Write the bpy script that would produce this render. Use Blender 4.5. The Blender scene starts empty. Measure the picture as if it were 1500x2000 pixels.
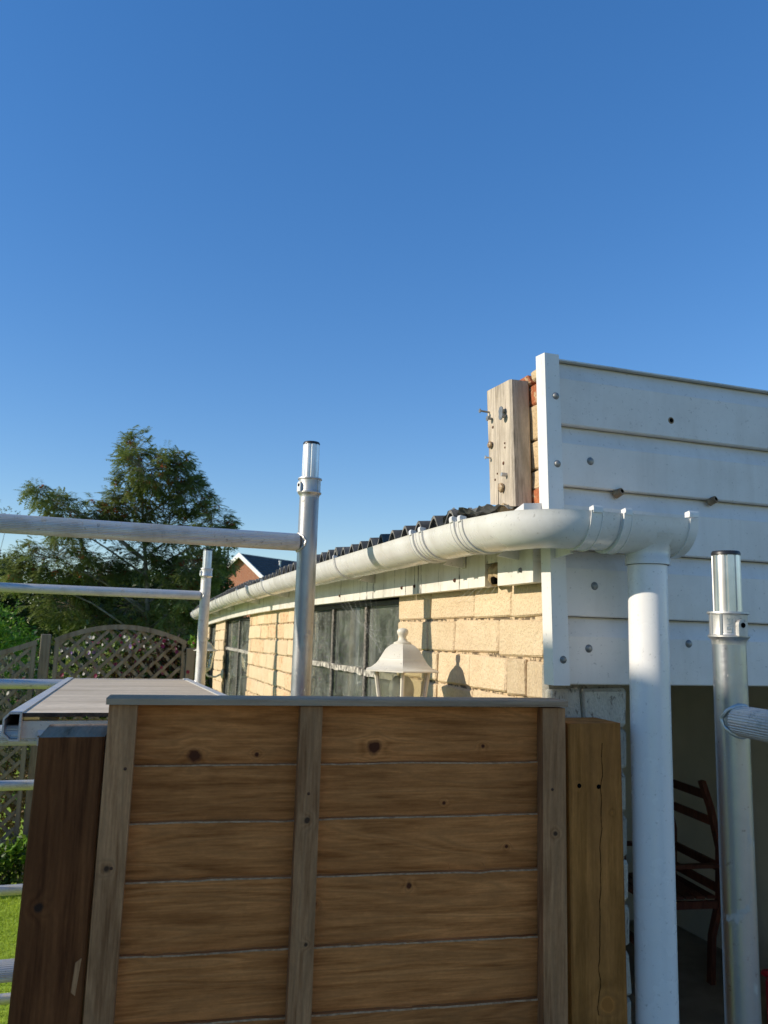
import bpy, math, random
from mathutils import Vector, Matrix, noise as mnoise
R = math.radians
random.seed(7)
sc = bpy.context.scene
C = sc.collection

# ------------------------------------------------------------------ camera, sky, sun, exposure
YAW, PITCH, ROLL = R(18.153), R(8.719), R(1.659)
cam = bpy.data.cameras.new('camera')
camo = bpy.data.objects.new('camera', cam); C.objects.link(camo)
f = Vector((math.sin(YAW)*math.cos(PITCH), math.cos(YAW)*math.cos(PITCH), math.sin(PITCH)))
r = Vector((math.cos(YAW), -math.sin(YAW), 0)); u = r.cross(f)
r2 = r*math.cos(ROLL)+u*math.sin(ROLL); u2 = u*math.cos(ROLL)-r*math.sin(ROLL)
camo.matrix_world = Matrix.Translation((0, 0, 1.95)) @ Matrix((r2, u2, -f)).transposed().to_4x4()
cam.sensor_fit = 'VERTICAL'; cam.sensor_height = 36; cam.lens = 1545/2000*36
cam.clip_start = .05; cam.clip_end = 2000
cam.dof.use_dof = True; cam.dof.focus_distance = 1.75; cam.dof.aperture_fstop = 10
sc.camera = camo

SUN_AZ, SUN_EL = R(-86), R(23)          # azimuth from +Y towards +X
w = bpy.data.worlds.new('World'); sc.world = w; w.use_nodes = True
nt = w.node_tree
sky = nt.nodes.new('ShaderNodeTexSky'); sky.sky_type = 'NISHITA'; sky.sun_disc = False
sky.sun_elevation = SUN_EL; sky.sun_rotation = SUN_AZ
sky.altitude = 0; sky.air_density = 1.1; sky.dust_density = 0.0; sky.ozone_density = 4.2
bg = nt.nodes['Background']; bg.inputs[1].default_value = .15
hs = nt.nodes.new('ShaderNodeHueSaturation'); hs.inputs['Saturation'].default_value = 1.45; hs.inputs['Hue'].default_value = .513
gm = nt.nodes.new('ShaderNodeGamma'); gm.inputs[1].default_value = .7
nt.links.new(sky.outputs[0], gm.inputs[0]); nt.links.new(gm.outputs[0], hs.inputs['Color']); nt.links.new(hs.outputs[0], bg.inputs[0])
sl = bpy.data.lights.new('sun', 'SUN'); sl.energy = 2.8; sl.angle = R(.53); sl.color = (1, .9, .74)
so = bpy.data.objects.new('sun', sl); C.objects.link(so)
sd = Vector((math.sin(SUN_AZ)*math.cos(SUN_EL), math.cos(SUN_AZ)*math.cos(SUN_EL), math.sin(SUN_EL)))
so.rotation_euler = (-sd).to_track_quat('-Z', 'Y').to_euler(); so.location = (-4, 2, 8)
sc.view_settings.view_transform = 'Standard'; sc.view_settings.look = 'None'
sc.view_settings.exposure = .8; sc.view_settings.gamma = 1
sc.view_settings.use_curve_mapping = False

# ------------------------------------------------------------------ helpers
class MB:
    """collects faces; build() links them as ONE mesh object"""
    def __init__(s): s.v = []; s.f = []; s.m = []; s.mi = 0
    def add(s, vs, fs):
        o = len(s.v); s.v += [tuple(p) for p in vs]
        for q in fs: s.f.append(tuple(i+o for i in q)); s.m.append(s.mi)
        return s
    def box(s, x0, y0, z0, x1, y1, z1, b=0, jit=0):
        """box, its edges chamfered by b"""
        if b <= 0:
            vs = [(x, y, z) for x in (x0, x1) for y in (y0, y1) for z in (z0, z1)]
            return s.add(vs, [(0, 1, 3, 2), (4, 6, 7, 5), (0, 4, 5, 1), (2, 3, 7, 6), (0, 2, 6, 4), (1, 5, 7, 3)])
        c = ((x0+x1)/2, (y0+y1)/2, (z0+z1)/2); h = ((x1-x0)/2, (y1-y0)/2, (z1-z0)/2)
        vs = []; idx = {}
        for sx in (-1, 1):
            for sy in (-1, 1):
                for sz in (-1, 1):
                    j = [random.uniform(-jit, jit) for _ in range(3)]
                    for a in range(3):
                        q = [h[0]-b, h[1]-b, h[2]-b]; q[a] = h[a]
                        idx[(sx, sy, sz, a)] = len(vs)
                        vs.append((c[0]+sx*q[0]+j[0], c[1]+sy*q[1]+j[1], c[2]+sz*q[2]+j[2]))
        I = lambda x, y, z, a: idx[(x, y, z, a)]
        fs = []
        for g in (-1, 1):
            fs.append(tuple(I(g, p, q, 0) for p, q in ((-1, -1), (1, -1), (1, 1), (-1, 1)))[::g])
            fs.append(tuple(I(p, g, q, 1) for p, q in ((-1, -1), (1, -1), (1, 1), (-1, 1)))[::-g])
            fs.append(tuple(I(p, q, g, 2) for p, q in ((-1, -1), (1, -1), (1, 1), (-1, 1)))[::g])
        for p in (-1, 1):
            for q in (-1, 1):
                k = p*q
                fs.append((I(p, q, -1, 0), I(p, q, 1, 0), I(p, q, 1, 1), I(p, q, -1, 1))[::-k])
                fs.append((I(p, -1, q, 0), I(p, 1, q, 0), I(p, 1, q, 2), I(p, -1, q, 2))[::k])
                fs.append((I(-1, p, q, 1), I(1, p, q, 1), I(1, p, q, 2), I(-1, p, q, 2))[::-k])
                for t in (-1, 1):
                    fs.append((I(p, q, t, 0), I(p, q, t, 1), I(p, q, t, 2))[::k*t])
        return s.add(vs, fs)
    def hexa(s, a, b):
        """box from a lower quad and an upper quad (4 corners each, same order, anticlockwise from above)"""
        return s.add(list(a)+list(b), [(3, 2, 1, 0), (4, 5, 6, 7)]+[(i, (i+1) % 4, 4+(i+1) % 4, 4+i) for i in range(4)])
    def sweep(s, path, prof, closed=True, cap=True, up=Vector((0, 0, 1)), scales=None):
        """2-D profile swept along path (list of Vectors)"""
        path = [Vector(p) for p in path]; n = len(prof); vs = []
        for i, p in enumerate(path):
            t = (path[min(i+1, len(path)-1)]-path[max(i-1, 0)]).normalized()
            sd_ = t.cross(up)
            if sd_.length < 1e-4: sd_ = t.cross(Vector((0, 1, 0)))
            sd_.normalize(); upv = sd_.cross(t)
            k = scales[i] if scales else 1
            if 0 < i < len(path)-1:
                a = (path[i]-path[i-1]).normalized(); b = (path[i+1]-path[i]).normalized()
                m = 1/max(.5, math.cos(a.angle(b)/2))
            else: m = 1
            for (x, y) in prof: vs.append(p+sd_*x*k*m+upv*y*k)
        fs = []
        for i in range(len(path)-1):
            for j in range(n if closed else n-1):
                a = i*n+j; b = i*n+(j+1) % n
                fs.append((a, b, b+n, a+n))
        if cap and closed: fs += [tuple(range(n))[::-1], tuple(range((len(path)-1)*n, len(path)*n))]
        return s.add(vs, fs)
    def tube(s, p0, p1, r0, r1=None, n=24, ribs=0, depth=.0006, cap=True):
        r1 = r0 if r1 is None else r1
        if ribs:
            n = ribs*4
            prof = []
            for i in range(n):
                k = 1-(depth/r0 if i % 4 >= 2 else 0)
                prof.append((math.cos(-2*math.pi*i/n)*r0*k, math.sin(-2*math.pi*i/n)*r0*k))
        else: prof = [(math.cos(-2*math.pi*i/n)*r0, math.sin(-2*math.pi*i/n)*r0) for i in range(n)]
        return s.sweep([p0, p1], prof, cap=cap, scales=[1, r1/r0])
    def wire(s, pts, r0, r1=None, n=6):
        r1 = r0 if r1 is None else r1
        prof = [(math.cos(-2*math.pi*i/n)*r0, math.sin(-2*math.pi*i/n)*r0) for i in range(n)]
        L = len(pts)-1
        return s.sweep(pts, prof, scales=[1+(r1/r0-1)*i/L for i in range(L+1)])
    def lathe(s, prof, c=(0, 0, 0), axis='Z', n=24, close=False, a0=0):
        """prof: (radius, height) list turned about an axis through c"""
        vs = []; m = len(prof)
        for i in range(n):
            a = a0+2*math.pi*i/n
            for (r_, h) in prof:
                x, y = r_*math.cos(a), r_*math.sin(a)
                q = {'Z': (x, y, h), 'X': (h, x, y), 'Y': (y, h, x)}[axis]
                vs.append((c[0]+q[0], c[1]+q[1], c[2]+q[2]))
        fs = []
        for i in range(n):
            j = (i+1) % n
            for k in range(m-1 if not close else m):
                k2 = (k+1) % m
                fs.append((i*m+k, j*m+k, j*m+k2, i*m+k2))
        return s.add(vs, fs)
    def build(s, name, mats, parent=None, smooth=35, loc=None, kind=None):
        me = bpy.data.meshes.new(name); me.from_pydata(s.v, [], s.f)
        for m in (mats if isinstance(mats, (list, tuple)) else [mats]): me.materials.append(m)
        if any(s.m): me.polygons.foreach_set('material_index', s.m)
        if smooth:
            me.shade_smooth()
            if smooth < 180: me.set_sharp_from_angle(angle=R(smooth))
        else: me.shade_flat()
        me.update()
        o = bpy.data.objects.new(name, me); C.objects.link(o)
        if parent: o.parent = parent
        if loc: o.location = loc
        if kind: o['kind'] = kind
        return o

def tag(o, label, cat, group=None):
    o['label'] = label; o['category'] = cat
    if group: o['group'] = group
    return o
def thing(name, label, cat, loc=(0, 0, 0), rz=0, group=None):
    o = bpy.data.objects.new(name, None); C.objects.link(o); o.empty_display_size = .05
    o.location = loc; o.rotation_euler = (0, 0, rz)
    return tag(o, label, cat, group)
def inst(o, parent, loc=(0, 0, 0), rot=(0, 0, 0), scale=(1, 1, 1)):
    c = o.copy(); C.objects.link(c); c.parent = parent
    c.location = loc; c.rotation_euler = rot; c.scale = scale
    return c
def dup(root, loc, rz=0, label=None):
    c = root.copy(); C.objects.link(c); c.location = loc; c.rotation_euler = (0, 0, rz)
    if label: c['label'] = label
    for ch in root.children:
        d = ch.copy(); C.objects.link(d); d.parent = c
        for g in ch.children:
            e = g.copy(); C.objects.link(e); e.parent = d
    return c

# ------------------------------------------------------------------ materials
class NT:
    def __init__(s, name):
        s.mat = bpy.data.materials.new(name); s.mat.use_nodes = True
        s.t = s.mat.node_tree; s.b = s.t.nodes['Principled BSDF']; s.out = s.t.nodes['Material Output']
        tc = s.n('ShaderNodeTexCoord'); s.raw = tc.outputs['Object']
        oi = s.n('ShaderNodeObjectInfo'); s.rnd = oi.outputs['Random']
        mu = s.n('ShaderNodeVectorMath', operation='MULTIPLY_ADD')
        s.l(s.rnd, mu.inputs[0]); mu.inputs[1].default_value = (37, 23, 51); s.l(s.raw, mu.inputs[2])
        s.co = mu.outputs[0]
    def n(s, t, **k):
        q = s.t.nodes.new(t)
        for a, v in k.items(): setattr(q, a, v)
        return q
    def l(s, a, b): s.t.links.new(a, b)
    def scale(s, vec, sx, sy, sz):
        m = s.n('ShaderNodeVectorMath', operation='MULTIPLY'); s.l(vec, m.inputs[0]); m.inputs[1].default_value = (sx, sy, sz); return m.outputs[0]
    def noise(s, vec, sc_, det=4, rough=.55, dist=0):
        q = s.n('ShaderNodeTexNoise'); s.l(vec, q.inputs['Vector']); q.inputs['Scale'].default_value = sc_
        q.inputs['Detail'].default_value = det; q.inputs['Roughness'].default_value = rough; q.inputs['Distortion'].default_value = dist
        return q.outputs['Fac']
    def ramp(s, fac, stops):
        q = s.n('ShaderNodeValToRGB'); s.l(fac, q.inputs[0]); e = q.color_ramp.elements
        while len(e) < len(stops): e.new(.5)
        for i, (p, c) in enumerate(stops):
            e[i].position = p; e[i].color = (c, c, c, 1) if isinstance(c, (int, float)) else (*c, 1)
        return q.outputs[0]
    def mix(s, fac, a, b, mode='MIX'):
        q = s.n('ShaderNodeMix', data_type='RGBA', blend_type=mode)
        for i, v in ((0, fac), (6, a), (7, b)):
            if isinstance(v, (int, float)): q.inputs[i].default_value = v
            elif isinstance(v, tuple): q.inputs[i].default_value = (*v, 1)
            else: s.l(v, q.inputs[i])
        return q.outputs[2]
    def math(s, op, a, b=0, c=None, clamp=False):
        q = s.n('ShaderNodeMath', operation=op, use_clamp=clamp)
        for i, v in enumerate((a, b, c)):
            if v is None: continue
            if isinstance(v, (int, float)): q.inputs[i].default_value = v
            else: s.l(v, q.inputs[i])
        return q.outputs[0]
    def bump(s, h, strength, dist=.002, prev=None):
        q = s.n('ShaderNodeBump'); q.inputs['Strength'].default_value = strength; q.inputs['Distance'].default_value = dist
        s.l(h, q.inputs['Height'])
        if prev: s.l(prev, q.inputs['Normal'])
        return q.outputs[0]
    def done(s, col=None, rough=.6, metal=0, normal=None, spec=None):
        if col is not None:
            if isinstance(col, tuple): s.b.inputs['Base Color'].default_value = (*col, 1)
            else: s.l(col, s.b.inputs['Base Color'])
        if isinstance(rough, (int, float)): s.b.inputs['Roughness'].default_value = rough
        else: s.l(rough, s.b.inputs['Roughness'])
        s.b.inputs['Metallic'].default_value = metal
        if spec is not None: s.b.inputs['Specular IOR Level'].default_value = spec
        if normal: s.l(normal, s.b.inputs['Normal'])
        return s.mat

def plain(name, c1, c2, scale=20, rough=.6, metal=0, bump=0, bscale=80, bdist=.002, spec=None):
    m = NT(name)
    col = m.mix(m.ramp(m.noise(m.co, scale), [(.35, 0.), (.65, 1.)]), c1, c2)
    nm = m.bump(m.noise(m.co, bscale, 5), bump, bdist) if bump else None
    return m.done(col, rough, metal, nm, spec)

def wood(name, dark, light, axis='X', ring=34, rough=.8, spec=.15, knots=(), kcol=(.075, .022, .009), weather=None, fib=1.0, plane='XZ', kdark=1):
    """sawn timber, the grain along one object axis; knots: (x, z, radius) where they sit"""
    m = NT(name)
    sa = {'X': (1.1, 9, 9), 'Z': (9, 9, 1.1), 'Y': (9, 1.1, 9)}[axis]
    sf = {'X': (16, 300, 300), 'Z': (300, 300, 16), 'Y': (300, 16, 300)}[axis]
    sb = {'X': (5, 70, 70), 'Z': (70, 70, 5), 'Y': (70, 5, 70)}[axis]
    big = m.noise(m.scale(m.co, *sa), 1.0, 3, .5, .3)
    h = m.math('MULTIPLY', big, ring)
    disp = None; kmask = None
    for (kx, kz, kr) in knots:
        sub = m.n('ShaderNodeVectorMath', operation='SUBTRACT'); m.l(m.raw, sub.inputs[0])
        sub.inputs[1].default_value = (kx, 0, kz) if plane == 'XZ' else (0, kx, kz)
        mm = m.scale(sub.outputs[0], 1, 0, 1) if plane == 'XZ' else m.scale(sub.outputs[0], 0, 1, 1)
        wob = m.n('ShaderNodeVectorMath', operation='LENGTH'); m.l(mm, wob.inputs[0])
        d = m.math('ADD', wob.outputs[1], m.math('MULTIPLY', m.math('SUBTRACT', m.noise(m.raw, 90, 2), .5), kr*.7))
        g = m.math('POWER', 2.718, m.math('MULTIPLY', m.math('POWER', m.math('DIVIDE', d, kr*1.7), 2), -1))
        disp = g if disp is None else m.math('ADD', disp, g)
        k = m.math('SUBTRACT', 1, m.math('DIVIDE', d, kr), clamp=True)
        k = m.math('MULTIPLY', k, 2.2, clamp=True)
        kmask = k if kmask is None else m.math('MAXIMUM', kmask, k)
    if disp is not None: h = m.math('ADD', h, m.math('MULTIPLY', disp, 2.2))
    rings = m.math('PINGPONG', h, 1)
    fibre = m.noise(m.scale(m.co, *sf), 1, 4, .6)
    band = m.noise(m.scale(m.co, *sb), 1, 3, .6)
    mixf = m.math('ADD', m.math('MULTIPLY', rings, .2), m.math('ADD', m.math('MULTIPLY', fibre, .5*fib), m.math('MULTIPLY', band, .5)))
    col = m.mix(m.ramp(mixf, [(.40, 0.), (.76, 1.)]), dark, light)
    late = m.ramp(m.math('ADD', rings, m.math('MULTIPLY', m.math('SUBTRACT', fibre, .5), .5)), [(.66, 1.), (.98, .52)])
    col = m.mix(.55, col, late, 'MULTIPLY')
    fuzz = m.ramp(m.noise(m.scale(m.co, *[q*.6+90 for q in sf]), 1, 3, .7), [(.3, .8), (.7, 1.15)])
    col = m.mix(.5, col, fuzz, 'MULTIPLY')
    blot = m.ramp(m.noise(m.co, 5, 4), [(.3, .72), (.7, 1.1)])
    col = m.mix(1.0, col, blot, 'MULTIPLY')
    tone = m.math('ADD', .78, m.math('MULTIPLY', m.rnd, .42))
    col = m.mix(1.0, col, tone, 'MULTIPLY')
    if weather:
        col = m.mix(m.ramp(m.noise(m.scale(m.co, *sb), .35, 5), [(.35, 0.), (.6, 1.)]), col, weather)
    if kmask is not None:
        kc = m.mix(m.ramp(m.math('PINGPONG', m.math('MULTIPLY', kmask, 1.7), 1), [(.0, 0.), (1, 1.)]), kcol, tuple(min(1, c*1.9) for c in kcol))
        col = m.mix(kmask, col, kc)
    nb = m.bump(fibre, .55*fib, .0012)
    nb = m.bump(m.math('ADD', rings, m.math('MULTIPLY', band, 1.2)), .35, .0012, nb)
    return m.done(col, rough, 0, nb, spec)

def upvc(name, base, dirt, amount=.35, rough=.28, streak=False, speck=True):
    m = NT(name)
    col = m.mix(m.math('MULTIPLY', m.ramp(m.noise(m.co, 7, 6, .65), [(.42, 0.), (.75, 1.)]), amount), base, dirt)
    run = m.ramp(m.noise(m.scale(m.co, 26, 26, 2.2), 1, 4, .6), [(.5, 0.), (.8, 1.)])
    col = m.mix(m.math('MULTIPLY', run, amount*.8), col, dirt)
    if speck:
        col = m.mix(m.math('MULTIPLY', m.ramp(m.noise(m.co, 130, 3, .7), [(.62, 0.), (.72, 1.)]), .45), col, tuple(c*.55 for c in dirt))
    if streak:
        s1 = m.noise(m.scale(m.co, 1, 42, 1.3), 1, 4, .7)
        s2 = m.noise(m.scale(m.co, 1, 110, 60), 1, 3, .6)
        k = m.math('MULTIPLY', m.ramp(s1, [(.575, 0.), (.66, 1.)]), m.ramp(s2, [(.38, .15), (.58, 1.)]))
        col = m.mix(k, col, (.07, .055, .04))
        col = m.mix(m.math('MULTIPLY', m.ramp(m.noise(m.scale(m.co, 1, 20, 2), 1, 4), [(.5, 0.), (.8, 1.)]), .3), col, (.5, .45, .36))
    rg = m.ramp(m.noise(m.co, 12, 5), [(.3, rough*.75), (.7, min(1, rough*1.8))])
    return m.done(col, rg, 0, m.bump(m.noise(m.co, 260, 3), .03, .001), .5)

def alu(name, c=(.38, .39, .41), rough=.36, axis='Z', dirt=.35, metal=.97):
    m = NT(name)
    st = {'Z': (90, 90, 2.0), 'X': (2.0, 90, 90)}[axis]
    n1 = m.noise(m.co, 9, 6, .7); n2 = m.noise(m.scale(m.co, *st), 1, 4, .6)
    col = m.mix(m.math('MULTIPLY', m.ramp(n1, [(.45, 0.), (.75, 1.)]), dirt), c, (.36, .33, .29))
    col = m.mix(m.ramp(m.noise(m.co, 60, 4, .7), [(.63, 0.), (.7, .6)]), col, (.2, .18, .16))
    rg = m.ramp(m.math('ADD', m.math('MULTIPLY', n1, .6), m.math('MULTIPLY', n2, .4)), [(.3, rough*.65), (.7, rough*1.6)])
    # cement splashes and scuffs, dull on the bright tube
    sp = m.math('MAXIMUM', m.ramp(m.noise(m.co, 34, 5, .75), [(.60, 0.), (.66, .8)]), m.ramp(m.noise(m.co, 150, 3, .6), [(.66, 0.), (.70, .9)]))
    col = m.mix(sp, col, (.46, .43, .38))
    rg = m.math('ADD', rg, m.math('MULTIPLY', sp, .4), clamp=True)
    nb = m.bump(n2, .2, .0008); nb = m.bump(m.noise(m.co, 45, 5), .2, .0015, nb); nb = m.bump(sp, .3, .0006, nb)
    m.done(col, rg, metal, nb)
    m.l(m.math('MULTIPLY', m.math('SUBTRACT', 1, m.math('MULTIPLY', sp, .85)), metal), m.b.inputs['Metallic'])
    return m.mat

def painted_brick(name, c1, c2, bare, k=.5, gap=(.02, .015, .01)):
    """masonry paint on rough brick, worn through in places"""
    m = NT(name)
    n1 = m.noise(m.co, 160, 6, .65); n2 = m.noise(m.co, 14, 5, .6); n3 = m.noise(m.co, 34, 5, .7)
    col = m.mix(m.ramp(n2, [(.3, 0.), (.7, 1.)]), c1, c2)
    col = m.mix(m.math('MULTIPLY', m.ramp(n1, [(.32, 1.), (.54, 0.)]), .45), col, tuple(x*.62 for x in c1))  # pits of the bump darkened in colour, shading painted in
    col = m.mix(m.ramp(n3, [(k+.13, 0.), (k+.2, .8)]), col, bare)
    tone = m.math('ADD', .93, m.math('MULTIPLY', m.rnd, .12))
    col = m.mix(1.0, col, tone, 'MULTIPLY')
    nb = m.bump(n1, 1.0, .0038); nb = m.bump(m.noise(m.co, 40, 4), .6, .006, nb)
    return m.done(col, .85, 0, nb, .2)

def leafy(name, c1, c2, trans=.35, scale=3):
    m = NT(name)
    geo = m.n('ShaderNodeNewGeometry')
    rnd = geo.outputs['Random Per Island']
    col = m.mix(rnd, c1, c2)
    col = m.mix(m.ramp(m.noise(m.raw, scale, 3), [(.35, 0.), (.65, .5)]), col, tuple(x*.7 for x in c1))
    m.done(col, .5, 0, None, .35)
    tr = m.n('ShaderNodeBsdfTranslucent'); m.l(m.mix(.5, col, (.16, .2, .02)), tr.inputs[0])
    mx = m.n('ShaderNodeMixShader'); mx.inputs[0].default_value = trans
    m.l(m.b.outputs[0], mx.inputs[1]); m.l(tr.outputs[0], mx.inputs[2]); m.l(mx.outputs[0], m.out.inputs[0])
    return m.mat

def glass(name, dirt=.3, tint=(.8, .86, .84), streak=True):
    """old window glass: clear glass under a film of dust and runs"""
    m = NT(name)
    g = m.n('ShaderNodeBsdfGlass'); g.inputs['Color'].default_value = (*tint, 1); g.inputs['Roughness'].default_value = .02; g.inputs['IOR'].default_value = 1.45
    d = m.n('ShaderNodeBsdfDiffuse'); d.inputs[0].default_value = (.5, .51, .46, 1)
    k = m.ramp(m.noise(m.co, 9, 6, .7), [(.35, .1), (.75, 1.)])
    if streak:
        s1 = m.ramp(m.noise(m.scale(m.co, 1, 60, 2), 1, 4, .7), [(.4, .55), (.72, 1.)])
        k = m.math('MULTIPLY', k, s1)
        k = m.math('ADD', k, m.ramp(m.noise(m.co, 220, 3), [(.64, 0.), (.7, .5)]))
    k = m.math('MULTIPLY', k, dirt, clamp=True)
    mx = m.n('ShaderNodeMixShader'); m.l(k, mx.inputs[0]); m.l(g.outputs[0], mx.inputs[1]); m.l(d.outputs[0], mx.inputs[2])
    m.l(mx.outputs[0], m.out.inputs[0])
    m.t.nodes.remove(m.b)
    return m.mat

M = {}
M['board'] = wood('sawn_larch_board', (.33, .11, .028), (.72, .275, .085), 'X', 26)
M['board_knot'] = wood('sawn_larch_board_with_knots', (.33, .11, .028), (.72, .275, .085), 'X', 26,
                       knots=((.103, 1.753, .013), (.389, 1.766, .013), (.199, 1.755, .005), (.577, 1.767, .005), (.51, 1.676, .004), (.452, 1.551, .006), (.62, 1.605, .004), (.3, 1.53, .005)))
M['batten'] = wood('planed_batten', (.29, .125, .05), (.64, .32, .145), 'Z', 16, knots=((-.012, 1.60, .006), (.28, 1.66, .006), (.695, 1.63, .005), (.285, 1.48, .004)), kcol=(.06, .03, .016))
M['cap'] = wood('fence_cap_wood', (.26, .15, .08), (.56, .37, .23), 'X', 14, weather=(.5, .36, .24), spec=.04, rough=.95)
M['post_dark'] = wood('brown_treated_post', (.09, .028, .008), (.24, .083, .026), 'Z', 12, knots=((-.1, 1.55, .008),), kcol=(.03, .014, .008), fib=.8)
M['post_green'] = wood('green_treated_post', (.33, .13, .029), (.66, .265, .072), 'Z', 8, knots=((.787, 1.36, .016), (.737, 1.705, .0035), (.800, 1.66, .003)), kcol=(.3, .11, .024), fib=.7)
M['endgrain'] = wood('weathered_end_grain', (.14, .09, .055), (.44, .31, .2), 'Y', 30, weather=(.36, .27, .19), spec=.03, rough=1)
M['old_timber'] = wood('weathered_timber', (.16, .115, .075), (.64, .545, .425), 'Z', 14, fib=1.5)
M['trellis'] = wood('weathered_trellis_wood', (.11, .082, .058), (.27, .21, .155), 'Z', 14, weather=(.26, .22, .175))
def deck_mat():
    m = NT('weathered_shade_streaked_plywood')
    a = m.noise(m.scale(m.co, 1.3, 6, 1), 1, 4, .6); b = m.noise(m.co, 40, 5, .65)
    col = m.mix(m.ramp(a, [(.3, 0.), (.7, 1.)]), (.46, .38, .275), (.74, .63, .48))  # long streaks are soft shadow bands painted into the worn ply's colour
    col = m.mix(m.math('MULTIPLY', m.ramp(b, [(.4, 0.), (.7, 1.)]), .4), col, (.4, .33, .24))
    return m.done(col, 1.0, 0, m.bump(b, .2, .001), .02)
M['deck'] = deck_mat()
M['ply_edge'] = plain('dark_plywood_edge', (.03, .022, .016), (.09, .065, .045), 60, .9, bump=.5)
M['chair_wood'] = wood('dark_red_hardwood', (.09, .028, .017), (.22, .075, .045), 'Z', 18, rough=.5)
M['white'] = upvc('white_plastic_cladding', (.75, .70, .65), (.46, .40, .34), .35, .35)
M['lap_dirt'] = plain('tan_dirt_in_the_lap', (.52, .46, .36), (.66, .6, .5), 25, .9)
M['trim'] = upvc('white_plastic_trim', (.78, .75, .71), (.5, .46, .4), .25, .32)
M['gutter'] = upvc('white_gutter_plastic', (.78, .765, .73), (.45, .40, .32), .4, .22)
M['pipe'] = upvc('white_pipe_plastic', (.84, .82, .80), (.58, .55, .5), .15, .2)
M['fascia'] = upvc('streaked_white_fascia', (.76, .73, .66), (.45, .4, .32), .5, .4, streak=True)
M['seal'] = plain('grey_rubber_seal', (.45, .45, .44), (.55, .55, .53), 40, .6)
M['alu'] = alu('aluminium_tube', axis='Z', dirt=.55)
M['alu_x'] = alu('ribbed_aluminium_tube', axis='X', c=(.68, .66, .63), rough=.5, dirt=.7, metal=.8)
M['alu_cast'] = alu('cast_aluminium', c=(.58, .57, .55), rough=.45, dirt=.5)
M['spigot'] = plain('bright_aluminium_spigot', (.62, .6, .57), (.8, .78, .75), 16, .34, .95)
M['alu_old'] = alu('dull_aluminium', c=(.62, .61, .58), rough=.55, axis='X', metal=.7)
M['black'] = plain('black_plastic', (.012, .012, .013), (.022, .022, .022), 40, .4)
M['steel'] = plain('dull_galvanised_cap', (.2, .205, .2), (.3, .3, .29), 120, .5, .7, .2)
M['rust'] = plain('rusty_iron', (.06, .025, .012), (.16, .065, .03), 200, .85, .2, .5)
M['brick'] = painted_brick('cream_painted_brick', (.70, .53, .335), (.79, .63, .42), (.42, .27, .15), .52)
M['mortar'] = painted_brick('cream_painted_mortar', (.66, .49, .30), (.74, .58, .38), (.05, .035, .022), .33)
M['brick_worn'] = painted_brick('worn_cream_painted_brick', (.70, .52, .31), (.78, .60, .38), (.62, .30, .17), .40)
M['brick_white'] = painted_brick('grey_white_painted_brick', (.6, .54, .44), (.7, .64, .53), (.16, .12, .09), .44)
M['mortar_grey'] = painted_brick('grey_mortar', (.3, .27, .22), (.42, .39, .33), (.1, .08, .06), .45)
M['brick_red'] = painted_brick('flaking_red_brick', (.42, .12, .05), (.5, .2, .09), (.66, .5, .3), .38)
M['brick_buff'] = painted_brick('flaking_buff_brick', (.62, .45, .25), (.7, .55, .35), (.4, .16, .07), .5)
M['roof'] = plain('dark_cement_sheet', (.045, .045, .043), (.12, .12, .11), 25, .9, bump=.5, bscale=200)
M['roof_edge'] = plain('pale_broken_sheet_edge', (.09, .09, .085), (.26, .25, .22), 60, .9, bump=.5, bscale=200)
M['lead'] = plain('crumpled_grey_felt', (.1, .105, .09), (.3, .3, .26), 50, .75, bump=.6, bscale=60)
M['window_iron'] = plain('dark_window_iron', (.028, .027, .025), (.075, .07, .062), 90, .7, 0, .4, 120)
M['flaky'] = plain('flaking_white_paint', (.07, .06, .05), (.66, .61, .52), 60, .8, 0, .8, 200, .004)
M['grey_flaky'] = plain('grey_flaking_window_paint', (.05, .047, .042), (.3, .27, .23), 110, .85, 0, .8, 220, .004)
M['pane'] = glass('dusty_window_glass', .45)
M['lamp_glass'] = glass('clear_lamp_glass', .12, (.93, .93, .88), False)
M['lamp_paint'] = upvc('cream_white_lamp_paint', (.74, .69, .57), (.5, .42, .3), .35, .35)
M['bulb'] = plain('opal_bulb_glass', (.72, .72, .68), (.76, .76, .72), 20, .25)
M['inner_wall'] = plain('beige_inner_wall', (.74, .68, .54), (.82, .75, .6), 4, .9, bump=.3)
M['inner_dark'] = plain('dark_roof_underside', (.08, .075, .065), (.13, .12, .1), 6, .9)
M['concrete'] = plain('brown_concrete_floor', (.26, .2, .14), (.36, .28, .2), 6, .85, bump=.3)
M['bounce_patio'] = plain('buff_paving', (.42, .35, .26), (.52, .44, .34), 3, .9, bump=.3)
M['hole'] = plain('dark_hole', (.004, .004, .004), (.006, .005, .004), 30, 1, spec=0)
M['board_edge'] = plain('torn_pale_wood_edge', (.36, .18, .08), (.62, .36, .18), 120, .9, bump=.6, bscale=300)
M['cream_render'] = plain('cream_house_render', (.72, .62, .46), (.78, .68, .52), 3, .9)
M['red'] = plain('red_plastic', (.5, .012, .03), (.56, .02, .045), 10, .4)
M['plug'] = plain('brown_wall_plug', (.2, .12, .06), (.34, .24, .14), 90, .7)
M['shell'] = plain('banded_snail_shell', (.16, .085, .04), (.5, .36, .2), 190, .35)
M['house_roof'] = plain('dark_roof_tiles', (.028, .03, .038), (.06, .062, .07), 3, .7, bump=.4, bscale=4, bdist=.05)
M['house_white'] = plain('white_house_paint', (.76, .76, .75), (.8, .8, .78), 3, .5)
M['web'] = plain('spider_silk', (.7, .7, .68), (.8, .8, .78), 10, .4)
M['foam'] = plain('brown_expanding_foam', (.2, .13, .06), (.5, .38, .22), 60, .9, bump=.8, bscale=90, bdist=.006)

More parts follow.
